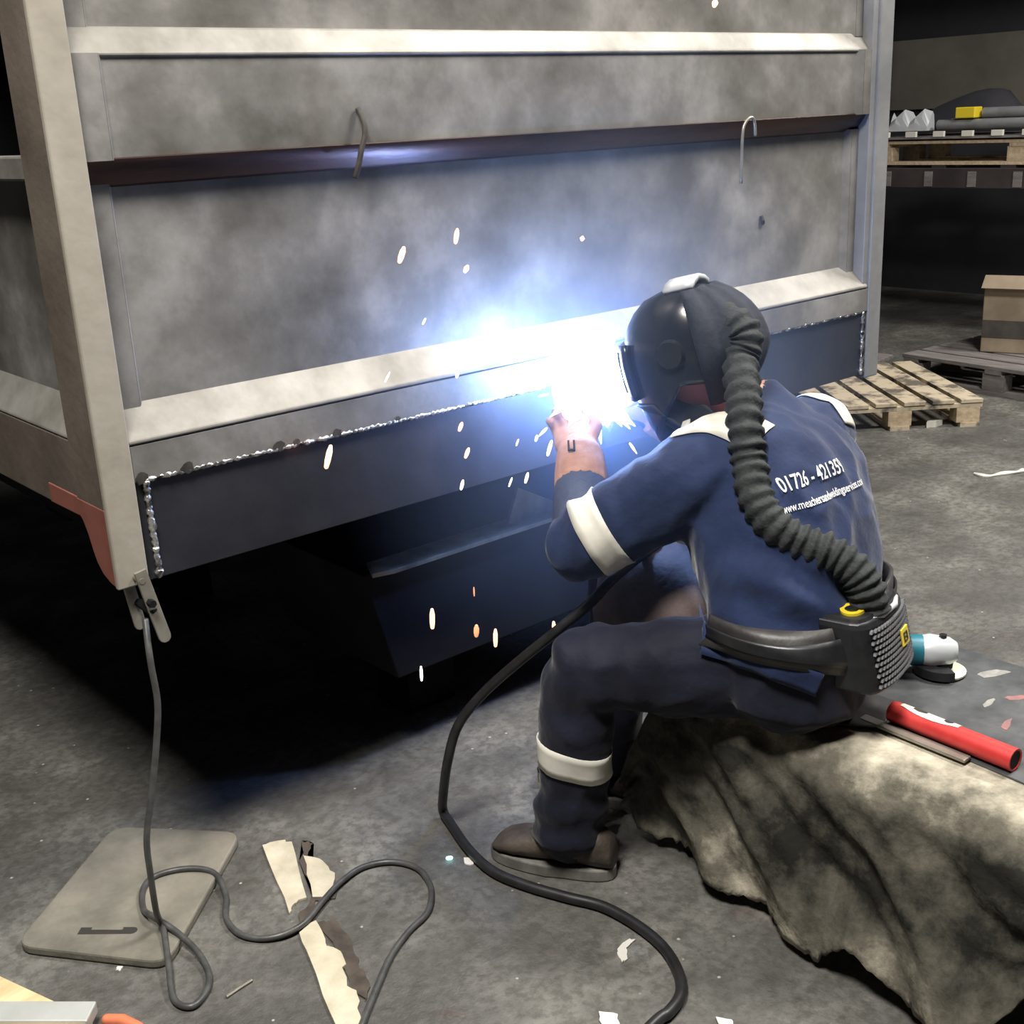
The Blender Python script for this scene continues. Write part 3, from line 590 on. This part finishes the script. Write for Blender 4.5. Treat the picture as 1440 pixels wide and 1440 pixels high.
# boots
def boot(ank, toe_dir, name='boot'):
    ax = Vector((ank[0], ank[1], 0)); td = Vector((*toe_dir, 0)).normalized(); sd_ = td.cross(Vector((0,0,1)))
    R = []
    for y, hw, h, zb in ((-.085,.028,.07,.03),(-.08,.034,.10,.028),(-.05,.040,.12,.026),(0,.042,.125,.026),(.05,.044,.105,.026),(.10,.048,.085,.026),(.14,.050,.075,.026),(.175,.045,.062,.027),(.195,.032,.045,.03),(.202,.018,.035,.032)):
        c = ax + td*y
        R.append([c + sd_*hw*math.copysign(abs(math.cos(q))**.7, math.cos(q)) + Vector((0,0,zb + (h-zb)*(.5+.5*math.sin(q)))) for q in [2*math.pi*k/16 for k in range(16)]])
    m_ = MB(); m_.loft(R); m_.tube([ax + Vector((0,0,.06)), ax + Vector((0,0,.16))], [.05,.058], 16)
    b_ = m_.build(name, 'boot_leather', pw, smooth=True)
    R = []
    for z in (.0, .03):
        o_ = []
        for k in range(28):
            q = 2*math.pi*k/28; yy = math.sin(q); w_ = .053 if yy > 0 else .046
            o_.append(ax + td*(.06 + .148*math.copysign(abs(yy)**.85, yy)) + sd_*w_*math.copysign(abs(math.cos(q))**.75, math.cos(q)) + Vector((0,0,z)))
        R.append(o_)
    m_ = MB(); m_.loft(R); m_.build('sole', 'boot_sole', b_, bevel=.004)
    m_ = MB()
    for k in range(4): c = ax + td*(.035+.02*k) + Vector((0,0,.128-.009*k)); m_.tube([c - sd_*.028, c + Vector((0,0,.006)), c + sd_*.028], .0032, 5)
    m_.build('laces', 'rubber_black', b_)
boot((.742,-.448), (-.11,.22)); boot((1.0,-.29), (-.2,.9))
# helmet
def helmet():
    R = []; n = 36
    def low(a):  # a = 0 right side, 90 front
        f_ = math.sin(a)
        return -.055 - .02*max(0,-f_) - .145*max(0, f_)**.8
    for i in range(17):
        t = i/16; ring_ = []
        for k in range(n):
            a = 2*math.pi*k/n; zl = low(a); zt = .168
            z = zt + (zl - zt)*t
            u_ = max(0, min(1, z/.168 if z > 0 else 0)); w_ = math.sqrt(max(0, 1 - u_**2.3))
            if z < 0: w_ = 1 - (.25*(z/-.2)**2 if math.sin(a) > 0 else .05)
            fy = .165 if math.sin(a) > 0 else .135
            ring_.append(hl(.120*w_*math.cos(a), fy*w_*math.sin(a) + .004, z))
        R.append(ring_)
    return R
m = MB(); HRg = helmet(); m.loft(HRg, cap=False); m.add(HRg[0], [tuple(range(36))])
hm = m.build('helmet', 'helmet_black', pw, smooth=True, solid=.005)
# raised ridge, visor frame, dark glass, side pivot, silver top vent
def hsurf(a, z, off=0):
    u_ = max(0, z/.168); w_ = math.sqrt(max(0, 1 - u_**2.3))
    if z < 0: w_ = 1 - (.25*(z/-.2)**2 if math.sin(a) > 0 else .05)
    fy = .165 if math.sin(a) > 0 else .135
    return hl((.120*w_+off)*math.cos(a), (fy*w_+off)*math.sin(a) + .004, z)
m = MB(); m.loft([[hsurf(math.radians(q), z, .012) for q in range(48,133,6)] for z in (-.075,-.05,-.02,.01,.035,.06)], cap=False, closed=False); m.build('visor_frame', 'helmet_black', hm, smooth=True, solid=.014)
m = MB(); m.loft([[hsurf(math.radians(q), z, .0195) for q in range(58,123,6)] for z in (-.055,-.03,0,.03,.045)], cap=False, closed=False); m.build('visor_glass', 'visor_glass', hm, smooth=True, solid=.004)
for s_ in (-1,1): MB().tube([hl(s_*.112,.01,.02), hl(s_*.132,.01,.02)], [.034,.028], 18).build('pivot_knob', 'black_plastic', hm, smooth=True, angle=40)
m = MB(); m.loft([[hl(x*.055, y, .176 - .35*(y-.0)**2*1.6 - .02*x*x) for x in (-1,-.6,0,.6,1)] for y in (-.055,-.03,0,.02)], cap=False, closed=False); m.build('top_vent', 'helmet_grey', hm, smooth=True, solid=.012)
# fabric hood at the back and face seal in front of the throat
m = MB(); R = []
for i in range(14):
    t = i/13; row = []
    for k in range(25):
        a = math.radians(200 + 140*k/24); ox = .010 + .013*abs(math.sin(k*.8)) + .016*math.sin(math.pi*t)
        z = .15 - .27*t; w_ = math.sqrt(max(0, 1 - (max(0,z)/.168)**2.3)) if z > 0 else 1 - .55*(-z/.12)**1.5
        row.append(hl((.118*w_+ox)*math.cos(a), (.135*w_+ox)*math.sin(a) - .01*t, z))
    R.append(row)
m.loft(R, cap=False, closed=False); m.build('rear_hood', 'hood_fabric', hm, smooth=True, solid=.006)
m = MB(); R = []
for i in range(10):
    t = i/9; c = hl(0, .055 - .10*t, -.09 - .12*t) ; R.append([c + HR*(.098 - .012*t)*math.cos(a) + HF*(.10 - .03*t)*math.sin(a) for a in [math.radians(20 + 140*k/20) for k in range(21)]])
m.loft(R, cap=False, closed=False); m.build('face_seal', 'hood_fabric', hm, smooth=True, solid=.006)
# gloves
def glove(el, wr, tip, thumb, cuffmat, name, curl):
    el, wr, tip = Vector(el), Vector(wr), Vector(tip); ad = (wr-el).normalized()
    m_ = MB(); P = [el.lerp(wr, t) for t in (-.06,.1,.4,.7,.93)]
    R = [.062,.067,.064,.058,.053]; m_.tube(P, R, 18)
    hd = (tip-wr).normalized(); th = Vector(thumb).normalized(); th = (th - hd*th.dot(hd)).normalized(); nn = hd.cross(th)
    cuff = m_.build('gauntlet', cuffmat, pw, smooth=True, angle=60)
    m_ = MB()
    m_.tube([el.lerp(wr, .60), el.lerp(wr,.80), wr, wr + hd*.035], [.061,.059,.054,.046], 16)
    pc = wr + hd*.06
    rr2 = []
    for t, w_, h_ in ((-.045,.036,.030),(-.02,.044,.026),(.01,.050,.025),(.035,.050,.022),(.05,.044,.018)):
        rr2.append([pc + hd*t + th*w_*math.cos(q) + nn*h_*math.sin(q) for q in [2*math.pi*k/14 for k in range(14)]])
    m_.loft(rr2)
    for i, (o_, ln) in enumerate(((.034,.066),(.012,.076),(-.011,.072),(-.033,.058))):
        p0 = pc + hd*.035 + th*o_; b1 = p0 + hd*ln*.42 - nn*ln*.12*curl; b2 = b1 + hd*ln*.18 - nn*ln*.38*curl; b3 = b2 - hd*ln*.15*curl - nn*ln*.28*curl
        m_.tube([p0, b1, b2, b3], [.0125,.012,.0115,.0105], 10, round_ends=True)
    t0 = pc - hd*.02 + th*.036; m_.tube([t0, t0 + hd*.028 + th*.026 - nn*.008*curl, t0 + hd*.06 + th*.026 - nn*.026*curl, t0 + hd*.075 + th*.012 - nn*.036*curl], [.015,.014,.013,.011], 10, round_ends=True)
    g_ = m_.build(name, 'tan_leather', pw, smooth=True)
    q_ = g_.modifiers.new('r', 'REMESH'); q_.mode = 'VOXEL'; q_.voxel_size = .0045; q_.use_smooth_shade = True
    q_ = g_.modifiers.new('s', 'SMOOTH'); q_.iterations = 3
    return g_, hd, th, nn
gl, hd, th, nn = glove(ELL, WRL, (1.10,-.06,.945), (.6,-.3,.4), 'glove_blue', 'glove', 1.0)
# buckle strap on the visible cuff
wl = Vector(ELL).lerp(Vector(WRL), .92); ad = (Vector(WRL)-Vector(ELL)).normalized()
cn = (Vector((-.831,-2.145,1.6)) - wl); cn = (cn - ad*cn.dot(ad)).normalized(); cs = ad.cross(cn)
m = MB()
for s_ in (-.006,.006): m.obox(wl + cn*.06 + cs*(s_ - .018), ad*.014, cs*.0022, cn*.002)
m.obox(wl + cn*.06 - cs*.018 - ad*.014, ad*.002, cs*.008, cn*.002); m.build('buckle', 'slot_dark', gl)
glove(ELR, WRR, (1.18,-.13,.945), (-.6,-.2,.75), 'glove_blue', 'glove', 1.0)
# brown leather apron over the right thigh
m = MB(); P = spline([(1.03,-.33,.585), mid(HPR,KNR,.72,(0,0,.01)), mid(HPR,KNR,.4,(-.02,0,.02)), (1.06,-.70,.60)], 6); R = []
for i, p in enumerate(P):
    t = (P[min(i+1,len(P)-1)] - P[max(i-1,0)]).normalized(); s_ = t.cross(Vector((0,0,1))).normalized(); u_ = s_.cross(t)
    R.append([p + s_*(.112+.006*math.sin(i*.9+k))*math.cos(q) + u_*(.108+.005*math.sin(k*1.3+i*.5))*math.sin(q) - Vector((0,0,.05*abs(math.cos(q))**4)) for k, q in enumerate([math.radians(-35 + 250*k/24) for k in range(25)])])
c0 = R[0]; ctr = sum(c0, Vector())/len(c0); R.insert(0, [ctr.lerp(p, .55) + Vector((-.02,.035,0)) for p in c0])
m.loft(R, cap=False, closed=False); m.build('leather_apron', 'brown_leather', pw, smooth=True, solid=.005)
# ------------------------------------------------------------------ powered air unit on its belt
au = thing('air_filter_unit', 'black belt-worn air filter unit with corrugated hose to the helmet', 'respirator', (1.06,-.95,.55))
oo = Vector((.24,-.97,0)).normalized(); ll = Vector((.97,.24,0)).normalized(); uu = Vector((-.06,.2,.97)).normalized()
UC = Vector((1.058,-.952,.618))
def up_(l, o, z): return UC + ll*l + oo*o + uu*z
def unit_ring(z, g_=0): return [up_(l, o, z) for l, o in [(-.105-g_,-.05),(-.105-g_,.01)] + [(-.105*math.cos(q)*(1+g_*8) , .012 + (.036+g_)*math.sin(q)**.7) for q in [math.pi*k/10 for k in range(1,10)]] + [(.105+g_,.01),(.105+g_,-.05)]]
m = MB(); m.loft([unit_ring(-.075), unit_ring(-.07,.004), unit_ring(.055,.004), unit_ring(.066)]); m.build('housing', 'black_plastic', au, bevel=.003)
m = MB(); m.loft([unit_ring(.064,-.004), unit_ring(.072,-.008)]); m.build('top_cover', 'black_plastic', au)
# the honeycomb-like grille: short slanted bars in rows
gm = MB()
def fo(l): c = max(-1, min(1, -l/.105)); return .016 + .036*max(0, 1-c*c)**.35
for i in range(11):
    z = -.058 + .0108*i
    for j in range(17):
        l = -.088 + .011*j + (.0055 if i % 2 else 0)
        if abs(l) > .092: continue
        gm.obox(up_(l, fo(l) + .0045, z), ll*.0046, uu*.0022 + ll*.0016, oo*.0025)
gr = gm.build('grille', 'grille_grey', au); gr['kind'] = 'stuff'
m = MB(); m.obox(up_(.03, fo(.03)+.007, .002), ll*.018, uu*.017, oo*.0025); bd = m.build('badge', 'yellow_plastic', au, bevel=.001)
m = MB()
for z in (-.008,0,.008): m.obox(up_(.03, fo(.03)+.0100, .002+z), ll*.009, uu*.0012, oo*.001)
m.obox(up_(.022, fo(.03)+.0100, .002), ll*.0012, uu*.008, oo*.001); m.obox(up_(.038, fo(.03)+.0100, .002), ll*.0012, uu*.008, oo*.001); m.build('badge_mark', 'slot_dark', bd)
m = MB(); m.tube([up_(-.07,.03,.062), up_(-.03,.047,.064), up_(.03,.05,.064), up_(.075,.037,.062)], [.004,.006,.006,.004], 8); m.build('trim_strip', 'pale_plastic', au, smooth=True)
m = MB(); n = 22; kc = (-.055, .0)
m.loft([[up_(kc[0] + r*1.35*math.cos(q) + (.012 if math.cos(q) > .8 else 0), kc[1] + r*math.sin(q), z) for q in [2*math.pi*k/n for k in range(n)]] for r, z in ((.022,.070),(.022,.077),(.013,.077),(.013,.074))], cap=False); m.build('selector_ring', 'yellow_plastic', au, smooth=True, angle=40)
MB().tube([up_(kc[0]-.004, kc[1], .068), up_(kc[0]-.004, kc[1], .08)], .013, 14).build('selector_button', 'black_plastic', au)
# belt: broad pad that hugs the hips
def belt(z0f, z1f, off):
    R = []; n = 44
    for i in range(5):
        t = i/4; row = []
        for k in range(n+1):
            a = math.radians(128 + 222*k/n)  # around the back, ends at the left hip
            c = Vector((1.05,-.79,.60)); d = Vector((.88,.47,0))*math.cos(a) + Vector((-.47,.88,0))*math.sin(a)
            back = max(0, d.dot(Vector((.5,-.866,0))))
            z = .598 + z0f - .075*back**2 + (z1f + .115*back**2)*t
            h = BV.ray_cast(Vector((c.x, c.y, z)) + d*.4, -d, .4)
            row.append(((h[0] if h[0] is not None else Vector((c.x,c.y,z)) + d*.17) + d*(off + .012*back*t)))
        R.append(row)
    # smooth
    for _ in range(6):
        R = [[(r[max(k-1,0)] + r[k]*2 + r[min(k+1,len(r)-1)])/4 for k in range(len(r))] for r in R]
    return R
m = MB(); m.loft(belt(.0,.062,.014), cap=False, closed=False); m.build('belt_pad', 'belt_leather', au, smooth=True, solid=.008)
m = MB(); m.loft([[p for p in r] for r in belt(.016,.026,.022)], cap=False, closed=False); m.build('belt_strap', 'black_plastic', au, smooth=True, solid=.004)
# corrugated breathing hose
HOSE_PTS = [(1.10,-.598,1.105),(1.045,-.650,1.05),(1.005,-.688,.995),(0.987,-0.713,0.938),(0.958,-0.754,0.88),(0.955,-0.798,0.836),(0.98,-0.846,0.805),(1.009,-0.894,0.784),(1.027,-0.934,0.756),(1.035,-0.956,0.721),(1.04,-0.966,0.676)]
HO = [tuple(hl(-.03,-.06,.07)), tuple(hl(-.055,-.125,.06)), tuple(hl(-.07,-.155,.015))] + HOSE_PTS
P = spline(HO, 16); R = []
for i, p in enumerate(P):
    t = i/(len(P)-1); R.append(.0345*(1 + .11*math.sin(i*1.02 + 1.6*noise.noise(Vector((i*.05,0,0)))) + .10*noise.noise(Vector((i*.21,4,0)))))
m = MB(); m.tube(P, R, 16)
m.v = [v + (v - P[min(i//16, len(P)-1)])*.10*noise.noise(v*55) for i, v in enumerate(m.v)]
m.build('breathing_hose', 'hose_fabric', au, smooth=True)
# ------------------------------------------------------------------ torch, cable
tt = thing('welding_torch', 'black welding torch with thick cable in the right glove', 'torch', (1.3,-.14,.88))
MB().tube(spline([(1.34,-.22,.80),(1.265,-.185,.875),(1.21,-.15,.925),(1.19,-.13,.945)]), [.016]*19, 12).build('torch_handle', 'black_plastic', tt, smooth=True)
MB().tube(spline([(1.19,-.13,.945),(1.17,-.095,.965),(1.15,-.055,.972),(1.14,-.02,.972)]), [.011]*13 + [.009]*6, 10).build('torch_neck', 'bare_steel', tt, smooth=True)
MB().tube(spline([(1.34,-.22,.80),(1.40,-.26,.70),(1.30,-.32,.60),(1.05,-.42,.68),(0.905,-0.43,0.655),(0.838,-0.408,0.60),(0.781,-0.354,0.533),(0.743,-0.275,0.452),(0.706,-0.188,0.357),(0.662,-0.144,0.276),(0.635,-0.131,0.19),(.638,-.10,.09),(.655,-.07,.022),(0.64,-0.12,0.013),(0.605,-0.23,0.013),(0.590,-0.333,0.013),(0.608,-0.423,0.013),(0.642,-0.515,0.013),(0.675,-0.595,0.013),(0.68,-0.692,0.013),(0.666,-0.774,0.013),(0.631,-0.842,0.013),(0.588,-0.884,0.013),(0.536,-0.9,0.013),(.486,-.902,.013),(.2,-.95,.013)], 7), .0115, 10).build('torch_cable', 'rubber_black', tt, smooth=True)
# ------------------------------------------------------------------ arc glare, sparks, added glow smoke
ar = MB(); rnd = random.Random(3); AC = Vector(ARC)
R = []
for i in range(9):
    th_ = math.pi*i/8; R.append([AC + Vector((math.sin(th_)*math.cos(q), math.sin(th_)*math.sin(q)*.6, math.cos(th_)))*.108 for q in [2*math.pi*k/16 for k in range(16)]])
ar.loft(R)  # glare around the arc given shape as a glowing ball with spikes
for k in range(46):
    d = Vector((rnd.gauss(0,1), rnd.gauss(-.2,.6), rnd.gauss(0,1))).normalized()
    if d.y > .25: d.y = -.1; d.normalize()
    ln = rnd.uniform(.115,.165); ar.tube([AC + d*.03, AC + d*ln*.75, AC + d*ln], [.016,.008,.001], 5)
tag(ar.build('arc_glare_burst', 'arc_glare', smooth=True), 'blinding white glare of the welding arc, shaped as a burst off the seam', 'arc')
SP = [((0.66,-.06,1.338),.005,.024,(.45,0,.9),'spark_hot','fat tilted orange spark high on the panel, left of its pair'),
((0.807,-.06,1.362),.0042,.022,(.25,0,.97),'spark_hot','orange spark highest above the ledge on the panel'),
((0.829,-.06,1.29),.0045,.010,(.6,0,.8),'spark_hot','short round spark just below the highest pair on the panel'),
((1.181,-.06,1.321),.0045,.004,(.3,0,.9),'spark_hot','lone round spark on the panel above the arc'),
((0.706,-.06,1.193),.0018,.010,(.6,0,.8),'spark_white','tiny white spark just above the ledge'),
((0.6,-.06,1.09),.0016,.018,(.6,0,.8),'spark_white','thin white spark streak in front of the ledge top'),
((0.788,-.06,1.068),.0032,.016,(.35,0,.93),'spark_white','white spark in front of the ledge, left of the arc'),
((0.787,-.06,0.945),.0036,.014,(.5,0,.86),'spark_hot','spark just below the seam weld, left of the arc'),
((0.438,-.06,0.951),.0050,.036,(.35,0,.93),'spark_hot','long orange spark across the seam weld at far left'),
((0.801,-.06,0.881),.0036,.017,(.5,0,.86),'spark_hot','orange spark over the middle of the dark skirt plate'),
((0.781,-.06,0.81),.0030,.016,(.35,0,.93),'spark_white','pale spark near the lower edge of the skirt plate'),
((0.976,-.06,0.782),.0030,.018,(.4,0,.9),'spark_white','pale spark below the arc, left of the glove cuff'),
((0.925,-.06,0.783),.0018,.017,(.5,0,.86),'spark_white','thin white spark beside the pale gusset plate'),
((0.952,-.06,0.874),.0016,.012,(.5,0,.86),'spark_white','thin faint spark on the skirt plate near the glove'),
((1.053,-.06,0.839),.0034,.028,(.4,0,.9),'spark_white','long white spark just left of the tan glove'),
((1.012,-.06,0.872),.0026,.010,(.4,0,.9),'spark_white','short white spark left of the arc above the glove'),
((0.671,-.06,0.515),.0048,.036,(.06,0,1),'spark_hot','long vertical orange spark below the flange at left'),
((0.797,-.06,0.444),.0052,.020,(.1,0,1),'spark_dim','dim blurred amber spark falling under the flange'),
((0.854,-.06,0.407),.0042,.034,(.06,0,1),'spark_hot','vertical orange spark right of the dim amber one'),
((1.046,-.06,0.367),.0042,.034,(-.08,0,1),'spark_hot','vertical pink spark beside the torch cable above the knee'),
((0.629,-.06,0.391),.0028,.028,(.03,0,1),'spark_white','lowest thin white spark under the container'),
((0.885,-.43,0.765),.0036,.024,(.02,0,1),'spark_hot','glowing spark in front of the sleeve band'),
((0.797,-.06,0.544),.0014,.018,(.02,0,1),'spark_dim','faint hair-thin spark below the flange'),
((0.985,-.50,0.625),.0040,.012,(.9,-.3,.1),'spark_hot','small orange ember lying on the apron at the lap'),
((1.654,-.06,1.841),.0060,.010,(.4,0,.9),'spark_hot','spark at the top edge on the upper panel')]
for p, r_, ln, d, m_, lab in SP:
    r_ *= 1.25; ln *= 1.2; p = Vector(p); d = Vector(d).normalized()
    tag(MB().tube([p - d*ln*.5, p - d*ln*.2, p + d*ln*.25, p + d*ln*.5], [r_*.75, r_, r_, r_*.6], 8, round_ends=True).build('spark', m_, smooth=True), lab, 'spark', 'welding sparks')
HOURS = {2: 'two', 3: 'three', 4: 'four', 5: 'five', 6: 'six', 7: 'seven', 8: 'eight', 9: 'nine', 10: 'ten', 11: 'eleven'}
for h_, w_ in HOURS.items():
    a = math.radians(90 - 30*h_); rr_ = rnd.uniform(.125,.17); d = (Vector((.95,-.3,0))*math.cos(a) + Vector((0,0,1))*math.sin(a) + Vector((-.15,-.3,0))).normalized(); p = AC + d*rr_
    tag(MB().tube([p, p + d*.012, p + d*.028], [.0024,.0034,.001], 6, round_ends=True).build('spark', 'spark_white', smooth=True), 'small white spark shooting out of the arc at %s o\'clock' % w_, 'spark', 'sparks bursting from the arc')
GLOW_SMOKE_R = .70; S.cycles.volume_step_rate = 1.5; S.cycles.max_bounces = 6; S.cycles.diffuse_bounces = 3; S.cycles.glossy_bounces = 3
sm = bpy.data.materials.new('glow_smoke'); t = nt(sm); t.nodes.remove(t.nodes['Principled BSDF'])  # smoke volume added to make the blue glow around the arc
vs = t.nodes.new('ShaderNodeVolumeScatter'); vs.inputs['Color'].default_value = (.42,.60,1,1); vs.inputs['Anisotropy'].default_value = .1  # blue of the glow put into the scatter colour
tcn = t.nodes.new('ShaderNodeTexCoord'); ln_ = t.nodes.new('ShaderNodeVectorMath'); ln_.operation = 'LENGTH'
def mth(op, a_, b_=None):
    n_ = t.nodes.new('ShaderNodeMath'); n_.operation = op
    for i_, v_ in enumerate((a_, b_)):
        if v_ is None: continue
        if isinstance(v_, (int, float)): n_.inputs[i_].default_value = v_
        else: t.links.new(v_, n_.inputs[i_])
    return n_.outputs[0]
t.links.new(tcn.outputs['Object'], ln_.inputs[0])
fall = mth('MAXIMUM', mth('SUBTRACT', 1.0, mth('DIVIDE', ln_.outputs['Value'], GLOW_SMOKE_R)), 0.0)   # thick at the arc, thinning outward
t.links.new(mth('ADD', mth('MULTIPLY', mth('POWER', fall, 1.4), .80), mth('MULTIPLY', mth('POWER', fall, 9.0), 5.0)), vs.inputs['Density'])
t.links.new(vs.outputs[0], t.nodes['Material Output'].inputs['Volume']); MATS['glow_smoke'] = sm
m = MB(); R = []
for i in range(17):
    th_ = math.pi*i/16; R.append([ARC + Vector((math.sin(th_)*math.cos(q), math.sin(th_)*math.sin(q), math.cos(th_)))*(GLOW_SMOKE_R+.01) for q in [2*math.pi*k/28 for k in range(28)]])
m.loft(R); so = m.build('glow_smoke', 'glow_smoke', smooth=True, origin=ARC); so['kind'] = 'stuff'
tag(so, 'thin bluish smoke added around the arc to carry its glow', 'smoke')
# ------------------------------------------------------------------ pallets, rack and stores at the back
def pallet(label, c, ang, L_, W_, nb, top, blk, z=0, name='wooden_pallet', grp='wooden pallets', bw=None):
    t_ = thing(name, label, 'pallet', (c[0], c[1], z), grp); a = math.radians(ang); d = Vector((math.cos(a), math.sin(a), 0)); n_ = Vector((-math.sin(a), math.cos(a), 0)); c = Vector((c[0], c[1], z))
    rnd_ = random.Random(int(L_*100) + nb)
    bw = bw or L_/nb*.40
    for i in range(nb):   # deck boards run along n
        x = bw + (L_-2*bw)*i/(nb-1)
        MB().obox(c + d*x + n_*W_/2 + Vector((0,0,.132 + rnd_.uniform(0,.003))), d*bw, n_*W_/2, (0,0,.010)).build('deck_board', top, t_, bevel=.002)
    for j in (0, .5, 1):
        y = .05 + (W_-.1)*j
        MB().obox(c + d*L_/2 + n_*y + Vector((0,0,.111)), d*L_/2, n_*.045, (0,0,.010)).build('stringer_board', top, t_)
        for i in (0, .5, 1): MB().obox(c + d*(.07 + (L_-.14)*i) + n_*y + Vector((0,0,.061)), d*.06, n_*.045, (0,0,.039)).build('block', blk, t_, bevel=.002)
    for i in (0, .5, 1): MB().obox(c + d*(.06 + (L_-.12)*i) + n_*W_/2 + Vector((0,0,.011)), d*.05, n_*W_/2, (0,0,.011)).build('base_board', top, t_)
    return t_
pallet('light pine pallet with stained deck boards on the floor behind the welder', (4.16,1.36), -38, .84, 1.0, 6, 'pine_dirty', 'pine')
# grey pallet: boards run along the front edge
def pallet_cross(label, c, ang, L_, W_, nb, top, blk, z=0, group='wooden pallets'):
    t_ = thing('wooden_pallet', label, 'pallet', (c[0], c[1], z), group); a = math.radians(ang); d = Vector((math.cos(a), math.sin(a), 0)); n_ = Vector((-math.sin(a), math.cos(a), 0)); c = Vector((c[0], c[1], z)); bw = W_/nb*.43
    for i in range(nb): MB().obox(c + n_*(bw + (W_-2*bw)*i/(nb-1)) + d*L_/2 + Vector((0,0,.15)), n_*bw, d*L_/2, (0,0,.011)).build('deck_board', top, t_, bevel=.002)
    for i in (0, .5, 1):
        MB().obox(c + d*(.06 + (L_-.12)*i) + n_*W_/2 + Vector((0,0,.128)), d*.05, n_*W_/2, (0,0,.011)).build('stringer_board', top, t_)
        for j in (0, .5, 1): MB().obox(c + d*(.07 + (L_-.14)*i) + n_*(.05 + (W_-.1)*j) + Vector((0,0,.07)), d*.065, n_*.045, (0,0,.047)).build('block', blk, t_, bevel=.002)
    for j in (0, .5, 1): MB().obox(c + n_*(.05 + (W_-.1)*j) + d*L_/2 + Vector((0,0,.012)), n_*.045, d*L_/2, (0,0,.011)).build('base_board', blk, t_)
    return t_
pallet_cross('weathered grey pallet on the floor behind the light pallet', (5.52,1.74), -95, 1.2, .85, 5, 'grey_wood', 'grey_wood')
tag(MB().obox((5.30,1.86,.165), Vector((.16,.10,.0)), Vector((-.035,.055,0)), (0,0,.011)).build('loose_plank', 'pine', bevel=.003), 'loose light plank lying against the grey pallet', 'plank')
tag(MB().obox((5.6,2.25,.08), Vector((.05,-.32,0)), Vector((.12,.02,0)), (0,0,.012)).build('loose_plank', 'grey_wood', bevel=.003), 'dull loose plank behind the light pallet beside the container', 'plank')
bpy.data.objects['loose_plank'].location.z -= .008
cb = thing('cardboard_box', 'brown cardboard box standing on the grey pallet at the right edge', 'box', (6.05,1.15,.162))
m = MB(); a1, a2 = Vector((.10,-.34,0)), Vector((.24,.08,0)); m.obox((6.15,1.15,.162+.19), a1, a2, (0,0,.19)); m.build('carton', 'cardboard', cb, bevel=.006)
m = MB(); m.obox(Vector((6.15,1.15,.545)) - a2*1.0 - Vector((.03,0,-.03)), a1*.98, Vector((.02,.0,.035)), (.002,0,0)); m.build('flap', 'cardboard', cb)
m = MB(); m.obox(Vector((6.15,1.15,.30)) - a2*1.008, a1*.99, (0,0,.05), a2*.008); m.build('dark_band', 'bench_wood', cb)
# pallet rack
rk = thing('pallet_rack', 'dark steel pallet rack along the back wall', 'rack', (7.4,2.2,0))
for y in (.2, 3.6):
    for x in (7.0, 7.95): MB().box(x-.05, x+.05, y-.05, y+.05, 0, 4).build('upright', 'rack_steel', rk)
for z in (1.0, 2.9):
    for x in (7.0, 7.95): MB().box(x-.03, x+.03, .2, 3.6, z, z+.13).build('beam', 'rack_steel', rk, bevel=.004)
for k in range(9): MB().box(6.965, 6.972, .55 + k*.32, .61 + k*.32, 1.01, 1.11).build('beam_clip', 'grey_wood', rk)
for k in range(7): MB().box(7.0, 7.95, .4 + k*.5, .5 + k*.5, 1.13, 1.15).build('shelf_bar', 'rack_steel', rk)
shp = pallet_cross('pale pallet on the rack shelf, carrying tools and tubes', (7.0,2.95), -90, 2.1, .8, 6, 'pine', 'pine', 1.15)
for k in range(9):
    MB().box(6.975, 6.998, 2.83 - k*.21, 2.91 - k*.21, 1.335, 1.372).build('batten_end', 'white_scrap', shp, bevel=.002)
MB().box(6.98, 7.8, .85, 2.95, 1.322, 1.336).build('shelf_board', 'grey_wood')
tag(bpy.data.objects['shelf_board'], 'flat grey board lying on the shelf pallet', 'board')
m = MB(); R = []
for i in range(9):
    y = 2.9 - i*.11; h = (.05,.12,.16,.19,.23,.25,.24,.16,.04)[i]
    R.append([(7.42 + .18*math.cos(q)*(1+.15*noise.noise(Vector((y*5,q,0)))), y, 1.375 + max(0, math.sin(q))*h*(1+.25*noise.noise(Vector((y*6,q*2,1))))) for q in [math.pi*k/12 for k in range(13)]])
m.loft(R); tag(m.build('dark_jacket', 'wall_sheet', smooth=True), 'crumpled dark navy jacket heaped on the rack shelf', 'jacket')
m = MB(); R = []
for i in range(7):
    y = 2.86 - i*.05; R.append([(7.06 + .05*math.cos(q), y, 1.376 + max(0, math.sin(q))*(.10+.05*math.sin(i*2.1+q*2))) for q in [math.pi*k/8 for k in range(9)]])
m.loft(R); tag(m.build('crumpled_film', 'helmet_grey', smooth=False), 'crumpled pale plastic film on the rack shelf beside the post', 'film')
yb = MB(); yb.box(7.02, 7.12, 2.22, 2.36, 1.45, 1.52); tag(yb.build('yellow_box', 'yellow_plastic', bevel=.006), 'small yellow block on top of the shelf tubes', 'box')
for i, (y0, y1, z_, r_) in enumerate(((2.5,.9,1.41,.034),(2.2,.8,1.478,.036),(2.45,.95,1.42,.03))):
    x = 7.06 + (.09 if i == 2 else 0) + (.05 if i == 1 else 0)
    m = MB(); n = 14; m.loft([[(x + r*math.cos(2*math.pi*k/n), y, z_ + r*math.sin(2*math.pi*k/n)) for k in range(n)] for r, y in ((r_*.8,y0-.05),(r_*.8,y0),(r_,y0),(r_,y1),(r_*.8,y1))])
    tag(m.build('grey_tube', 'grey_post', smooth=True, angle=40), ['grey tube lying at the front of the rack shelf','upper grey tube resting on the other two on the rack','grey tube lying behind the front one on the rack'][i], 'tube', 'tubes on the rack shelf')
